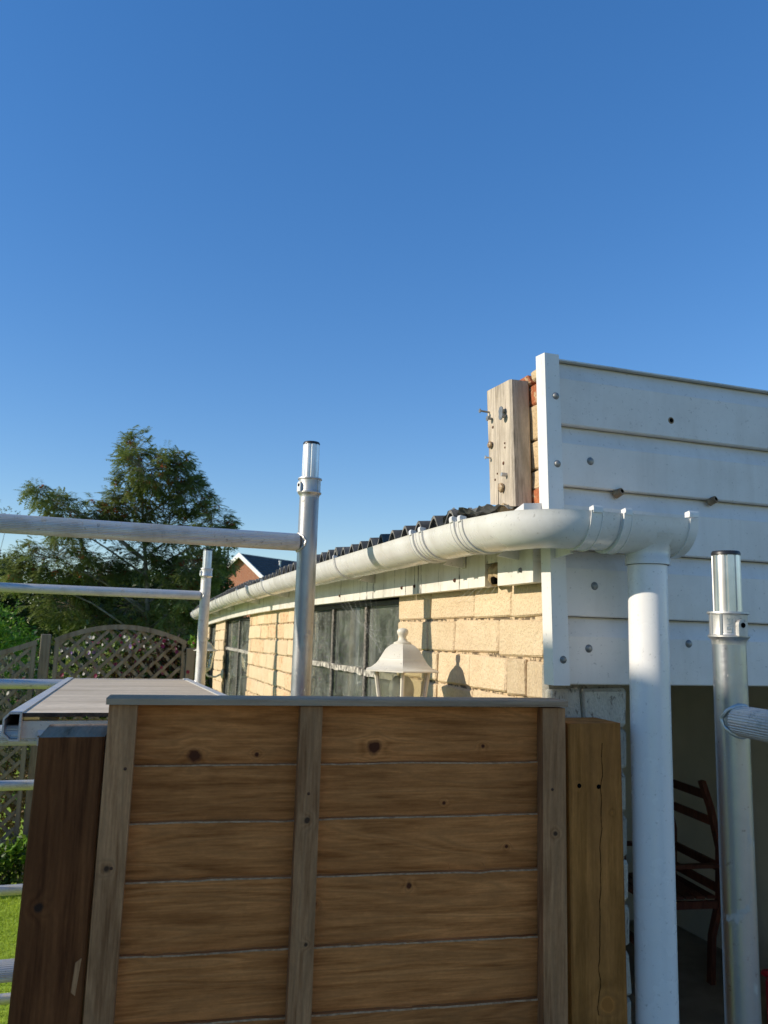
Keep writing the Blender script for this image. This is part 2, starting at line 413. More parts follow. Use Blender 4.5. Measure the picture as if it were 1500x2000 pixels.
def house_brick():
    m = NT('red_house_brick')
    b = m.n('ShaderNodeTexBrick'); m.l(m.raw, b.inputs['Vector'])
    rot = m.n('ShaderNodeMapping'); rot.inputs['Rotation'].default_value = (R(90), 0, 0); m.l(m.raw, rot.inputs[0]); m.l(rot.outputs[0], b.inputs['Vector'])
    b.inputs['Scale'].default_value = 4.4; b.inputs['Color1'].default_value = (.36, .11, .05, 1); b.inputs['Color2'].default_value = (.26, .075, .035, 1)
    b.inputs['Mortar'].default_value = (.42, .33, .24, 1); b.inputs['Mortar Size'].default_value = .02
    return m.done(b.outputs[0], .9)
M['house_brick'] = house_brick()
M['leaf_rowan'] = leafy('rowan_leaf', (.19, .255, .085), (.44, .48, .2), .42, 1.2)
M['leaf_dark'] = leafy('dark_tree_leaf', (.03, .058, .02), (.065, .11, .032), .25, .8)
M['leaf_hedge'] = leafy('bright_hedge_leaf', (.1, .24, .018), (.24, .44, .04), .4, 2)
M['leaf_shrub'] = leafy('shrub_leaf', (.16, .24, .05), (.42, .48, .13), .4, 5)
M['leaf_purple'] = leafy('purple_vine_leaf', (.045, .02, .022), (.11, .05, .03), .3, 5)
M['leaf_low'] = leafy('low_bush_leaf', (.03, .07, .016), (.1, .18, .035), .3, 5)
M['leaf_grey'] = leafy('grey_green_leaf', (.16, .18, .13), (.28, .3, .22), .3, 5)
M['leaf_dry'] = leafy('dry_leaf', (.3, .2, .11), (.5, .37, .24), .3, 5)
M['grass'] = leafy('grass_blade', (.36, .52, .03), (.55, .7, .075), .4, 2)
M['lawn'] = plain('lawn_ground', (.26, .38, .024), (.36, .5, .04), 3, .95, bump=.4, bscale=60, bdist=.02)
M['bark'] = plain('grey_brown_bark', (.16, .13, .1), (.34, .29, .23), 14, .9, bump=.6, bscale=40, bdist=.01)
M['berry'] = plain('orange_red_berry', (.3, .06, .02), (.4, .1, .03), 30, .4)
for nm, c in (('magenta', (.28, .02, .1)), ('white', (.72, .7, .68)), ('pink', (.7, .25, .42)), ('violet', (.25, .14, .42)), ('yellow', (.6, .5, .06))):
    M['petal_'+nm] = leafy('petal_'+nm, tuple(x*.8 for x in c), c, .25, 8)

# ------------------------------------------------------------------ ground
MB().add([(-300, -300, 0), (300, -300, 0), (300, 300, 0), (-300, 300, 0)], [(0, 1, 2, 3)]).build('lawn', M['lawn'], kind='structure')
MB().box(-2.9, -16, -.2, 14, 1.25, .03).build('bounce_patio', M['bounce_patio'], kind='structure')  # unseen paving added to bounce warm light onto fence and cladding
MB().box(.70, 1.33, -.05, 3.9, 7.5, .05).build('garage_floor', M['concrete'], kind='structure')

def grass():
    g = MB(); rg = random.Random(3)
    for i in range(22000):
        x = rg.uniform(-1.25, -.1); y = rg.uniform(3.3, 6.7)
        h = rg.uniform(.010, .028); a = rg.uniform(0, 6.283); wd = rg.uniform(.0018, .0034)
        dx, dy = math.cos(a)*wd, math.sin(a)*wd; lx, ly = rg.gauss(0, .014), rg.gauss(0, .014)
        g.add([(x-dx, y-dy, 0), (x+dx, y+dy, 0), (x+lx, y+ly, h)], [(0, 1, 2)])
    o = g.build('grass', M['grass'], smooth=0, kind='stuff')
    o['label'] = 'short bright green lawn grass in sunshine'
grass()

# ------------------------------------------------------------------ garage
XW = .775                                   # face of the side wall
def sag(y): return 0 if y < 3 else -.0044*(y-3)**2
garage = thing('garage', 'cream painted brick garage with white cladding front and corrugated roof', 'garage', (XW, 1.33, 0))
GL = Vector(garage.location)
class GB(MB):
    """as MB, in world metres, its origin moved to the garage's base"""
    def build(s, name, mats, parent=None, **k):
        if parent is None or parent == garage or parent.name.split('.')[0] in GPARTS:
            s.v = [(a-GL.x, b-GL.y, c-GL.z) for a, b, c in s.v]
        return MB.build(s, name, mats, parent, **k)
GPARTS = {'wall', 'pier', 'parapet', 'window', 'cladding_board', 'corner_trim', 'fascia_board', 'roof'}

WIN = [(2.205, 3.46, (2.585, 3.02)), (5.0, 6.2, (5.55,)), (6.8, 7.3, ())]
# side wall: mortar bed round the openings, bricks as pieces on its face
def side_wall():
    g = GB(); x0, x1 = XW+.0075, XW+.10
    ys = [1.36]
    for a, b, _ in WIN: ys += [a, b]
    ys.append(7.5)
    for i in range(len(ys)-1):
        if i % 2 == 0: g.box(x0, ys[i], 0, x1, ys[i+1], 2.075+sag(ys[i+1]))
        else: g.box(x0, ys[i], 0, x1, ys[i+1], 1.3)
    wall = g.build('wall', M['mortar'], garage, smooth=0)
    rb = random.Random(11)
    protos = []
    for k in range(7):
        b = MB()
        random.seed(100+k); b.box(-.012, -.1, -.036, .012, .1, .036, .0038, .0024)
        protos.append(b)
    objs = {}
    def brick(y0, y1, z0, z1, worn):
        k = rb.randrange(7)
        key = (k, worn)
        L = (y1-y0)/.2; Hh = (z1-z0)/.072
        loc = (XW+.012+rb.gauss(0, .0012)-GL.x, (y0+y1)/2-GL.y, (z0+z1)/2)
        if key not in objs:
            o = protos[k].build('brick', M['brick_worn'] if worn else M['brick'], wall)
            objs[key] = o
        else:
            o = objs[key].copy(); C.objects.link(o)
        o.location = loc; o.scale = (1, L, Hh); o.rotation_euler = (0, rb.gauss(0, .006), rb.gauss(0, .004))
    first = {0: [1.362, 1.497, 1.68, 1.952, 2.203], 1: [1.362, 1.56, 1.79, 1.966, 2.203], 2: [1.362, 1.43, 1.515, 1.705, 1.90, 2.02, 2.203]}
    for c in range(8):
        zt = 2.064-.0785*c
        spans = []
        if c in first: spans += list(zip(first[c][:-1], first[c][1:]))
        else:
            y = 1.362; l = .11 if c % 2 else .2
            while y < 2.2:
                e = min(2.203, y+l)
                if 2.203-e < .05: e = 2.203
                spans.append((y, e)); y = e; l = .215
        for a, b in ((3.462, 4.998), (6.202, 6.798), (7.302, 7.49)):
            y = a; l = (.215 if c % 2 else .11)*rb.uniform(.9, 1.1)
            while y < b-1e-4:
                e = min(b, y+l)
                if b-e < .06: e = b
                spans.append((y, e)); y = e; l = .225
        for a, b in spans:
            jz = rb.uniform(.0035, .0085)
            worn = 3.46 < a < 5 and rb.random() < .45
            brick(a+rb.uniform(.001, .0035), b-rb.uniform(.001, .004), zt-.0785+jz+sag((a+b)/2), zt+sag((a+b)/2)-.001, worn)
    # wall below the bricks the photograph shows
    return wall
side_wall()

def pier():
    g = GB(); g.box(.772, 1.335, 0, .93, 1.36, 1.9); g.box(.80, 1.36, 1.9, .93, 1.46, 2.48)
    p = g.build('pier', M['mortar_grey'], garage, smooth=0)
    rb = random.Random(5); protos = []
    for k in range(4):
        random.seed(300+k); b = MB(); b.box(-.1, -.012, -.036, .1, .012, .036, .006, .003)
        protos.append(b.build('brick', M['brick_white'], p))
    used = set()
    for c in range(11):
        zt = 1.862-.0785*c
        js = [.766, .89, .935] if c % 2 else [.766, .835, .935]
        for a, b in zip(js[:-1], js[1:]):
            k = rb.randrange(4); o = protos[k]
            if k in used: o = o.copy(); C.objects.link(o)
            used.add(k)
            o.location = ((a+b)/2-GL.x, 1.332-GL.y+rb.gauss(0, .002), zt-.039); o.scale = ((b-a-.007)/.2, 1, .98)
            o.rotation_euler = (rb.gauss(0, .015), 0, rb.gauss(0, .015))
    for k in range(4):
        if k not in used: bpy.data.objects.remove(protos[k])
pier()

def parapet():
    g = GB(); g.box(XW+.006, 1.365, 2.075, XW+.09, 1.47, 2.455)
    p = g.build('parapet', M['mortar'], garage, smooth=0)
    zs = [2.19, 2.243, 2.283, 2.345, 2.42, 2.466]
    mats = ['brick_red', 'brick_buff', 'brick_buff', 'brick_buff', 'brick_red']
    for i in range(5):
        random.seed(50+i); b = GB(); b.box(XW-.002, 1.35, zs[i]+.002, XW+.08, 1.476, zs[i+1]-.001, .0028, .0028)
        b.build('brick', M[mats[i]], p)
    random.seed(9); b = GB(); b.box(XW-.012, 1.345, 2.468, XW+.09, 1.40, 2.492, .005, .005); b.build('brick', M['brick_buff'], p)
    random.seed(10); b = GB(); b.box(XW-.008, 1.405, 2.466, XW+.09, 1.50, 2.486, .005, .005); b.build('brick', M['brick_red'], p)
parapet()

# windows: iron frames, panes, glazing bars
for (a, b, mull) in WIN:
    zt, zb, zm = 2.052+sag((a+b)/2), 1.3, 1.82+sag((a+b)/2)*.5
    xs = XW+.03
    g = GB()
    t = .013
    g.box(xs-.012, a, zb, xs+.02, a+t, zt); g.box(xs-.012, b-t, zb, xs+.02, b, zt)
    g.box(xs-.012, a+t, zt-t, xs+.02, b-t, zt); g.box(xs-.012, a+t, zb, xs+.02, b-t, zb+t)
    win = g.build('window', M['window_iron'], garage, smooth=0)
    for k, m_ in enumerate(mull):
        h = GB(); random.seed(int(m_*100)); h.box(xs-.014, m_-.0085, zb+t, xs+.016, m_+.0085, zt-t, .003, .001)
        h.build('glazing_bar', M['grey_flaky'], win)
    cuts = [a+t]+[q for m_ in mull for q in (m_-.0085, m_+.0085)]+[b-t]
    for i in range(0, len(cuts), 2):
        h = GB(); n = 14; rr = random.Random(int(a*10)+i)
        pts = [Vector((xs-.004, cuts[i]+(cuts[i+1]-cuts[i])*j/n, zm+rr.gauss(0, .0012))) for j in range(n+1)]
        h.sweep(pts, [(-.012, -.010), (.012, -.010), (.012, .009), (-.012, .010)][::-1], scales=[rr.uniform(.9, 1.06) for _ in pts])
        h.build('glazing_bar', M['flaky'], win)
        for z0, z1 in ((zb+t, zm-.01), (zm+.01, zt-t)):
            h = GB(); h.box(xs, cuts[i]+.0005, z0, xs+.004, cuts[i+1]-.0005, z1)
            h.build('pane', M['pane'], win, smooth=0)

# inside: back wall, right wall, ceiling
g = GB(); g.box(3.75, 1.4, .05, 3.85, 5.5, 2.43); g.box(3.75, 5.5, .05, 3.85, 7.4, 2.28); g.box(XW+.1, 4.95, .05, 3.75, 5.05, 2.15)
g.box(.93, 7.4, 0, 3.85, 7.5, 2.06)
g.build('inner_wall', M['inner_wall'], garage, smooth=0)
g = GB()
for yy in (2.0, 3.1, 4.2): g.box(3.71, yy, .05, 3.748, yy+.07, 2.3)
g.build('inner_stud', M['inner_dark'], garage, smooth=0)
g = GB(); g.box(.95, 1.345, 1.9, 3.75, 1.42, 2.47); g.build('lintel', M['inner_dark'], garage, smooth=0)
g = GB(); g.box(3.3, 1.335, 0, 3.85, 1.44, 1.9); g.build('far_pier', M['mortar_grey'], garage, smooth=0)

# fascia boards
def fascia(y0, y1, proud=0, zoff=0, name='fascia_board'):
    g = GB(); n = max(2, int((y1-y0)/.25)); xo = .745-proud
    pr = [(0, 0), (0, .125), (.018, .125), (.018, .008), (.022, .0), (.022, -.004), (0, -.004)]
    vs = []
    for i in range(n+1):
        y = y0+(y1-y0)*i/n; zb = 2.060+sag(y)+zoff
        for (px, pz) in pr: vs.append((xo+px, y, zb+pz))
    m_ = len(pr)
    fs = [(i*m_+j, i*m_+(j+1) % m_, (i+1)*m_+(j+1) % m_, (i+1)*m_+j) for i in range(n) for j in range(m_)]
    fs += [tuple(range(m_))[::-1], tuple(range(n*m_, n*m_+m_))]
    g.add(vs, fs)
    return g.build(name, M['fascia'], garage, smooth=0)
fascia(1.336, 1.485, .006, -.002); fascia(1.558, 2.06); 
f3 = fascia(2.063, 4.48); fascia(4.484, 7.42)
g = GB(); g.box(.7465, 1.485, 2.105, .765, 1.558, 2.185); g.build('fascia_board', M['fascia'], garage, smooth=0)
random.seed(77)
g = GB()
vs = []; n1, n2 = 12, 10
for i in range(n1+1):
    th = math.pi*i/n1
    for j in range(n2):
        ph = 2*math.pi*j/n2; k = 1+.35*mnoise.noise(Vector((math.sin(th)*math.cos(ph)*2, math.sin(th)*math.sin(ph)*2, math.cos(th)*2+5)))
        vs.append((.757-.018*k*math.sin(th)*math.cos(ph), 1.522+.036*k*math.cos(th), 2.082+.026*k*math.sin(th)*math.sin(ph)))
g.add(vs, [(i*n2+j, i*n2+(j+1) % n2, (i+1)*n2+(j+1) % n2, (i+1)*n2+j) for i in range(n1) for j in range(n2)])
g.build('foam_filler', M['foam'], garage, smooth=180)
g = GB(); g.tube(Vector((.7385, 1.508, 2.066)), Vector((.752, 1.508, 2.068)), .0085, .0085, 14); g.build('hole_plug', M['hole'], garage)
def scr(x, y, z, axis, r_=.0075, mat='steel', nm='screw_cap', parent=None, hgt=.005):
    g = GB(); s_ = -1
    prof = [(0, s_*hgt), (r_*.45, s_*hgt*.93), (r_*.8, s_*hgt*.6), (r_, s_*hgt*.12), (r_*1.05, 0)]
    g.lathe(prof, (x, y, z), axis, 14)
    return g.build(nm, M[mat], parent or garage, smooth=60)
for (y, z) in ((2.09, 2.077), (1.99, 2.077), (2.75, 2.078), (1.385, 2.08), (1.72, 2.078)): scr(.745 if y > 1.5 else .739, y, z, 'X', .005, 'steel' if y < 1.5 else 'rust')

# roof of corrugated sheets, laps visible at the eave
def roof():
    g = GB(); pts = []
    roofroot = None
    rr = random.Random(4)
    P_ = .094
    y = 1.50; k = 0
    while y < 7.3:
        y1 = min(7.46, y+P_*11.2)
        g = GB(); n = int((y1-y)/P_*10)
        z_off = rr.uniform(-.002, .004)+(.008 if k % 2 else 0); xo = .652+rr.uniform(-.006, .008)
        vs = []
        for i in range(n+1):
            yy = y+(y1-y)*i/n
            zz = 2.192+sag(yy)+z_off+.021*math.sin(2*math.pi*yy/P_)
            for (xx, dz) in ((xo, 0), (1.6, .085), (2.6, .17), (3.95, .29)):
                vs.append((xx, yy, zz+dz)); vs.append((xx, yy, zz+dz-.0065))
        for i in range(n):
            b0 = i*8; b1 = b0+8
            fs = []; ms = []
            for q in range(0, 6, 2):
                fs += [(b0+q, b0+q+2, b1+q+2, b1+q), (b0+q+1, b1+q+1, b1+q+3, b0+q+3)]
            fs += [(b0, b1, b1+1, b0+1), (b0+6, b0+7, b1+7, b1+6)]
            g.f += fs; g.m += [0]*(len(fs)-2)+[1, 0]
        g.v = vs
        g.f += [(0, 1, 3, 2), (2, 3, 5, 4), (4, 5, 7, 6)]; g.m += [0]*3
        e = n*8; g.f += [(e, e+2, e+3, e+1), (e+2, e+4, e+5, e+3), (e+4, e+6, e+7, e+5)]; g.m += [0]*3
        g.build('roof_sheet', [M['roof'], M['roof_edge']], garage, smooth=60)
        y = y1-P_*1.2; k += 1
roof()
# crumpled flashing where the roof meets the parapet
g = GB(); n = 16; vs = []
for i in range(n+1):
    for j in range(n+1):
        y = 1.40+.23*i/n; x = .655+.13*j/n
        z = 2.207+.018*math.sin(2*math.pi*y/.086)*(i/n)+.016*mnoise.noise(Vector((x*38, y*30, 1)))+.01*mnoise.noise(Vector((x*90, y*80, 4)))-.004+.012*(j/n)*(1-i/n)
        vs.append((x+.012*mnoise.noise(Vector((y*40, 3, x*10))), y, z))
g.add(vs, [(i*(n+1)+j, i*(n+1)+j+1, (i+1)*(n+1)+j+1, (i+1)*(n+1)+j) for i in range(n) for j in range(n)])
g.build('flashing', M['lead'], garage, smooth=50)
g = GB(); g.hexa([(.705, 1.31, 2.15), (.752, 1.31, 2.15), (.752, 1.39, 2.15), (.705, 1.39, 2.15)], [(.705, 1.31, 2.199), (.752, 1.31, 2.203), (.752, 1.39, 2.19), (.705, 1.39, 2.182)])
g.build('fascia_end', M['trim'], garage, smooth=0)
random.seed(21)
g = GB(); g.box(.715, 1.42, 2.195, .745, 1.446, 2.215, .004, .004); g.build('stone_chip', M['brick_buff'], garage)

# front cladding: shiplap boards
ZJ = [2.486, 2.358, 2.238, 2.118, 1.991, 1.866]
X1 = 3.82
for i in range(5):
    zt, zb = ZJ[i]-.0007, ZJ[i+1]+.0007; YF = 1.300
    h = zt-zb
    prof = [(.0150, 0), (.0138, -.003), (0, -.036), (0, -(h-.002)), (.002, -h), (.03, -h), (.03, 0)]
    g = GB(); vs = []
    x0 = .772-.002*(4-i)/4
    for x in (x0, X1):
        for (py, pz) in prof: vs.append((x, YF+py, zt+pz))
    m_ = len(prof)
    g.add(vs, [(j, (j+1) % m_, m_+(j+1) % m_, m_+j) for j in range(m_)]+[tuple(range(m_))[::-1], tuple(range(m_, 2*m_))])
    g.m[0] = 1
    b = g.build('cladding_board', [M['white'], M['lap_dirt']], garage, smooth=0)
    if i == 0:
        h_ = GB(); h_.lathe([(.0046, -.0006), (.0056, -.0012), (.0072, 0)], (1.034, 1.300, 2.394), 'Y', 14); h_.build('drill_ring', M['plug'], b)
        h_ = GB(); h_.lathe([(0, -.0007), (.0046, -.0007)], (1.034, 1.300, 2.394), 'Y', 14); h_.build('drill_hole', M['hole'], b)
    for (sx, sz) in ((.844, 2.291), (.85, 2.05), (.836, 1.933), (1.061, 1.947)):
        if zb < sz < zt: scr(sx, 1.300, sz, 'Y', .0075, 'steel', 'screw_cap', b)
    for (sx, sz) in ((.907, 2.235), (1.130, 2.2375)):
        if i == 2:
            p_ = GB(); p_.tube(Vector((sx-.004, 1.306, sz-.004)), Vector((sx+.001, 1.291, sz+.001)), .0085, .0072, 12); p_.build('wall_plug', M['plug'], b)
            p_ = GB(); p_.tube(Vector((sx+.0012, 1.2909, sz+.0012)), Vector((sx+.0014, 1.2902, sz+.0014)), .0038, .0038, 10); p_.build('plug_hole', M['hole'], b)
# cover strip along the top edge and dark sheathing behind
g = GB(); g.box(.772, 1.302, 2.4868, X1, 1.335, 2.4895); g.build('capping', M['alu_old'], garage, smooth=0)
g = GB()
a_ = [(.752, 1.284, 1.866), (.786, 1.284, 1.866), (.786, 1.318, 1.866), (.752, 1.318, 1.866)]
b_ = [(.735, 1.284, 2.49), (.766, 1.284, 2.49), (.766, 1.318, 2.493), (.735, 1.318, 2.493)]
g.hexa(a_, b_)
ct = g.build('corner_trim', M['trim'], garage, smooth=0)
for (x, z) in ((.759, 2.407), (.762, 2.275), (.772, 1.912)): scr(x, 1.284, z, 'Y', .0068, 'steel', 'screw_cap', ct)

# ------------------------------------------------------------------ gutter and downpipe
GX, GY, GR = .672, 1.206, .056
def arc_prof(ro, ri, a0=180, a1=360, n=20, lip=.003):
    o = [(math.cos(R(a0+(a1-a0)*i/n))*ro, math.sin(R(a0+(a1-a0)*i/n))*ro) for i in range(n+1)]
    q = [(math.cos(R(a1-(a1-a0)*i/n))*ri, math.sin(R(a1-(a1-a0)*i/n))*ri) for i in range(n+1)]
    return [(-ro-lip*.4, lip)]+o+[(ro+lip*.4, lip), (ri, lip)]+q[0:]+[(-ri, lip)]
gut = thing('gutter', 'white half round plastic gutter with joint rings along the eave', 'gutter', (GX, GY, 2.11))
def gb(g, nm, mat, parent=None, smooth=40):
    g.v = [(a-GX, b-GY, c-2.11) for a, b, c in g.v]
    return g.build(nm, M[mat], parent or gut, smooth=smooth)
def gz(y): return 2.168+sag(y)+(.003 if y > 1.4 else 0)
RC = .075
side = [Vector((GX, y, gz(y))) for y in [7.4, 7.0, 6.6, 6.3, 5.8, 5.3, 4.8, 4.4, 4.0, 3.6, 3.2, 2.8, 2.4, 2.0, 1.64]]
g = MB(); g.sweep(side, arc_prof(GR, GR-.0022)); gb(g, 'channel', 'gutter')
g = MB(); g.sweep([Vector((GX, y, gz(y))) for y in (1.64, 1.40)], arc_prof(GR, GR-.0022)); gb(g, 'channel', 'gutter')
corner = [Vector((GX, 1.40, 2.169)), Vector((GX, GY+RC, 2.163))]
for i in range(1, 10):
    a = R(90*i/10); corner.append(Vector((GX+RC-RC*math.cos(a), GY+RC-RC*math.sin(a), 2.163)))
corner += [Vector((GX+RC, GY, 2.163)), Vector((.765, GY, 2.163))]
g = MB(); g.sweep(corner, arc_prof(GR+.0012, GR-.0012)); gb(g, 'corner_angle', 'gutter')
g = MB(); g.sweep([Vector((.765, GY, 2.163)), Vector((.822, GY, 2.163))], arc_prof(GR, GR-.0022)); gb(g, 'channel', 'gutter')
out = MB(); out.sweep([Vector((.812, GY, 2.163)), Vector((.955, GY, 2.163))], arc_prof(GR+.0028, GR+.0002))
outlet = gb(out, 'running_outlet', 'gutter')
g = MB(); g.lathe([(.0565, 2.138), (.050, 2.128), (.0425, 2.119), (.039, 2.110), (.0385, 2.098), (.0395, 2.097), (.0395, 2.0855), (.0365, 2.0855)], (.900, GY, 0), 'Z', 36); gb(g, 'outlet_spout', 'gutter', outlet, 60)
def ring(p, d, wd=.018, ro=.0592, clip=True, arm=True, nm='bracket', zclip=.006):
    """one joint ring round the gutter: flanged band, clip over the rim, arm to the fascia"""
    p = Vector(p); d = Vector(d).normalized()
    g = MB()
    for o_, w_, r_ in ((0, wd, ro), (-wd/2, .0022, ro+.0011), (wd/2, .0022, ro+.0011)):
        g.sweep([p+d*(o_-w_/2), p+d*(o_+w_/2)], arc_prof(r_, GR-.0005, 178, 362, 20, .0035))
    s_ = d.cross(Vector((0, 0, 1))).normalized()
    for sgn in (-1, 1):
        q = p+s_*sgn*(GR)
        g.sweep([q-d*wd*.42+Vector((0, 0, zclip)), q+d*wd*.42+Vector((0, 0, zclip))], [(-.007, -.006), (-.007, .004), (.005, .006), (.007, .002), (.006, -.006)])
    gb(g, nm, 'gutter')
    if arm:
        g = MB(); q = p-s_*0
        inx = Vector((1, 0, 0)) if abs(d.y) > .5 else Vector((0, 1, 0))
        far = (.7445-GX-.0015) if abs(d.y) > .5 else (1.3-GY-.016)
        a = p+inx*.02+Vector((0, 0, -.062)); b = p+inx*far+Vector((0, 0, -.068)); c_ = p+inx*far+Vector((0, 0, .0)); e = p+inx*.045+Vector((0, 0, -.045))
        hw = d*.0022
        vs = [q_+hw for q_ in (a, b, c_, e)]+[q_-hw for q_ in (a, b, c_, e)]
        g.add(vs, [(0, 1, 2, 3), (7, 6, 5, 4)]+[(i, 4+i, 4+(i+1) % 4, (i+1) % 4) for i in range(4)])
        fw = d*.011
        b0, c0 = b-inx*.0015, c_-inx*.0015
        g.add([b0-fw, b0+fw, c0+fw, c0-fw, b-fw, b+fw, c_+fw, c_-fw], [(0, 1, 2, 3), (7, 6, 5, 4), (0, 4, 5, 1), (2, 6, 7, 3), (1, 5, 6, 2), (3, 7, 4, 0)])
        gb(g, 'bracket_arm', 'gutter', None, 0)
def seal(y, d=(0, 1, 0), x=None):
    p = Vector((GX if x is None else x, y, gz(y) if x is None else 2.163)); d = Vector(d)
    g = MB(); g.sweep([p-d*.0008, p+d*.0008], arc_prof(.0566, GR-.0004)); gb(g, 'seal', 'seal')
DY = (0, -1, 0)
for y, a_ in ((1.395, True), (1.435, False), (1.61, False), (1.668, True), (2.35, True), (3.66, True), (4.14, False), (4.48, True), (5.5, True), (6.35, True), (7.2, True)):
    ring((GX, y, gz(y)), DY, .016 if y < 2 else .010, arm=a_, nm='bracket' if a_ else 'union')
for y in (1.4205, 1.646, 4.17): seal(y)
ring((.757, GY, 2.163), (1, 0, 0), .022)
ring((.818, GY, 2.163), (1, 0, 0), .016, .0608, arm=False, nm='union')
seal(GY, (1, 0, 0), .806)
g = MB(); pr = arc_prof(.062, .0555)
g.sweep([Vector((.945, GY, 2.163)), Vector((.962, GY, 2.163))], pr)
half = [(math.cos(R(180+180*i/16))*.0615, math.sin(R(180+180*i/16))*.0615) for i in range(17)]
g.sweep([Vector((.958, GY, 2.163)), Vector((.963, GY, 2.163))], half)
g.sweep([Vector((.943, GY-.057, 2.174)), Vector((.963, GY-.057, 2.174))], [(-.007, -.005), (-.007, .004), (.005, .006), (.007, .002), (.006, -.005)])
gb(g, 'stop_end', 'gutter')
g = MB(); g.sweep([Vector((GX, 7.402, gz(7.4))), Vector((GX, 7.412, gz(7.4)))], half); gb(g, 'stop_end', 'gutter')
seal(GY, (1, 0, 0), .940)

dp = thing('downpipe', 'glossy white round downpipe below the gutter outlet beside the post', 'downpipe', (.899, GY, 0))
g = MB(); g.lathe([(.0345, .06), (.0345, 2.0845), (.0325, 2.0845), (.0325, .06)], (0, 0, 0), 'Z', 40, close=True); g.build('pipe', M['pipe'], dp, smooth=50)
g = MB(); g.lathe([(.036, .75), (.0375, .753), (.0375, .777), (.036, .78)], (0, 0, 0), 'Z', 32); g.box(-.012, .034, .75, .012, .128, .78); g.build('pipe_clip', M['gutter'], dp)

# ------------------------------------------------------------------ old timber block on the parapet, with its fixings and snails
tb = thing('timber_block', 'weathered upright timber offcut full of rusty screws beside the white corner trim', 'timber', (.728, 1.388, 2.205))
TL = Vector(tb.location)
def tbuild(g, nm, mat, smooth=0, parent=None):
    g.v = [(a-TL.x, b-TL.y, c-TL.z) for a, b, c in g.v]
    return g.build(nm, M[mat], parent or tb, smooth=smooth)
g = MB(); n = 8
lo = [(.7265, 1.390, 2.206), (.770, 1.392, 2.213), (.770, 1.500, 2.232), (.7265, 1.500, 2.226)]
hi = [(.7265, 1.409, 2.474), (.7715, 1.409, 2.475), (.7715, 1.522, 2.487), (.7265, 1.522, 2.480)]
# chamfered block, sawn ends a little uneven
def lerp(a, b, t): return tuple(a[i]+(b[i]-a[i])*t for i in range(3))
vs = []
for t in [i/n for i in range(n+1)]:
    q = [lerp(lo[i], hi[i], t) for i in range(4)]
    for i in range(4):
        a, p_, b = q[i-1], q[i], q[(i+1) % 4]
        for o_ in (a, b):
            dv = Vector(o_)-Vector(p_); dv.normalize()
            k = Vector(p_)+dv*(.004+.0012*mnoise.noise(Vector((t*9, i, 0))))
            vs.append(tuple(k))
m_ = 8
g.add(vs, [(i*m_+j, i*m_+(j+1) % m_, (i+1)*m_+(j+1) % m_, (i+1)*m_+j) for i in range(n) for j in range(m_)]+[tuple(range(m_))[::-1], tuple(range(n*m_, n*m_+m_))])
tbuild(g, 'block', 'old_timber', 30)
def onface(fy, fz):
    """point of the block's left face: fy 0 near edge .. 1 far edge, fz 0 bottom .. 1 top"""
    a = Vector(lerp(lo[0], lo[3], fy)); b = Vector(lerp(hi[0], hi[3], fy)); return a.lerp(b, fz)
def nail(fy, fz, L, r_, mat='rust', dz=0, head=True):
    p = onface(fy, fz); q = p+Vector((-L, 0, dz)); g = MB(); g.tube(p+Vector((.004, 0, 0)), q, r_, r_, 8)
    if head: g.tube(q, q+Vector((-.002, 0, 0)), r_*2.1, r_*2.1, 10)
    tbuild(g, 'nail', mat, 40)
nail(.88, .80, .022, .0022, 'steel', .001); nail(.78, .735, .010, .0028, 'steel'); nail(.25, .76, .008, .0045, 'steel'); nail(.22, .715, .010, .0042, 'steel')
nail(.88, .40, .012, .0018, 'alu_cast'); nail(.25, .245, .012, .0042, 'alu_cast', 0, False)
for fy, fz, r_ in ((.75, .66, .003), (.36, .34, .0035), (.62, .26, .002), (.28, .50, .0022), (.72, .21, .0025), (.28, .465, .002)):
    p = onface(fy, fz); g = MB(); g.lathe([(0, -.0012), (r_, -.0012), (r_*1.25, .001)], tuple(p), 'X', 9)
    tbuild(g, 'nail_hole', 'rust', 40)
g = MB()
p = onface(.60, .10)
g.box(p.x-.0006, p.y-.0008, p.z-.028, p.x+.002, p.y+.0008, p.z+.02); tbuild(g, 'split', 'hole')

def snail(loc, r_, rz, label):
    """spiral shell: a tube that widens as it coils"""
    g = MB(); n = 46; pts = []; sc_ = []
    for i in range(n+1):
        t = i/n; a = t*2*math.pi*2.6; rad = r_*(.06+.62*t**1.4)
        pts.append(Vector((r_*.55*(1-t)*-1, math.cos(a)*rad, math.sin(a)*rad))); sc_.append(.12+.88*t**1.2)
    g.sweep(pts, [(math.cos(-2*math.pi*k/10)*r_*.5, math.sin(-2*math.pi*k/10)*r_*.5) for k in range(10)], up=Vector((1, 0, 0)), scales=sc_)
    o = g.build('snail', M['shell'], smooth=180, loc=loc); o.rotation_euler = (rz, 0, 0)
    return tag(o, label, 'snail', 'snail shells stuck to the timber block')
p = onface(.42, .145); snail((p.x-.004, p.y, p.z), .010, 1.0, 'pale banded snail shell low on the weathered timber block')
p = onface(.82, .515); snail((p.x-.004, p.y, p.z), .0085, 2.6, 'dark brown snail shell halfway up the left edge of the timber block')

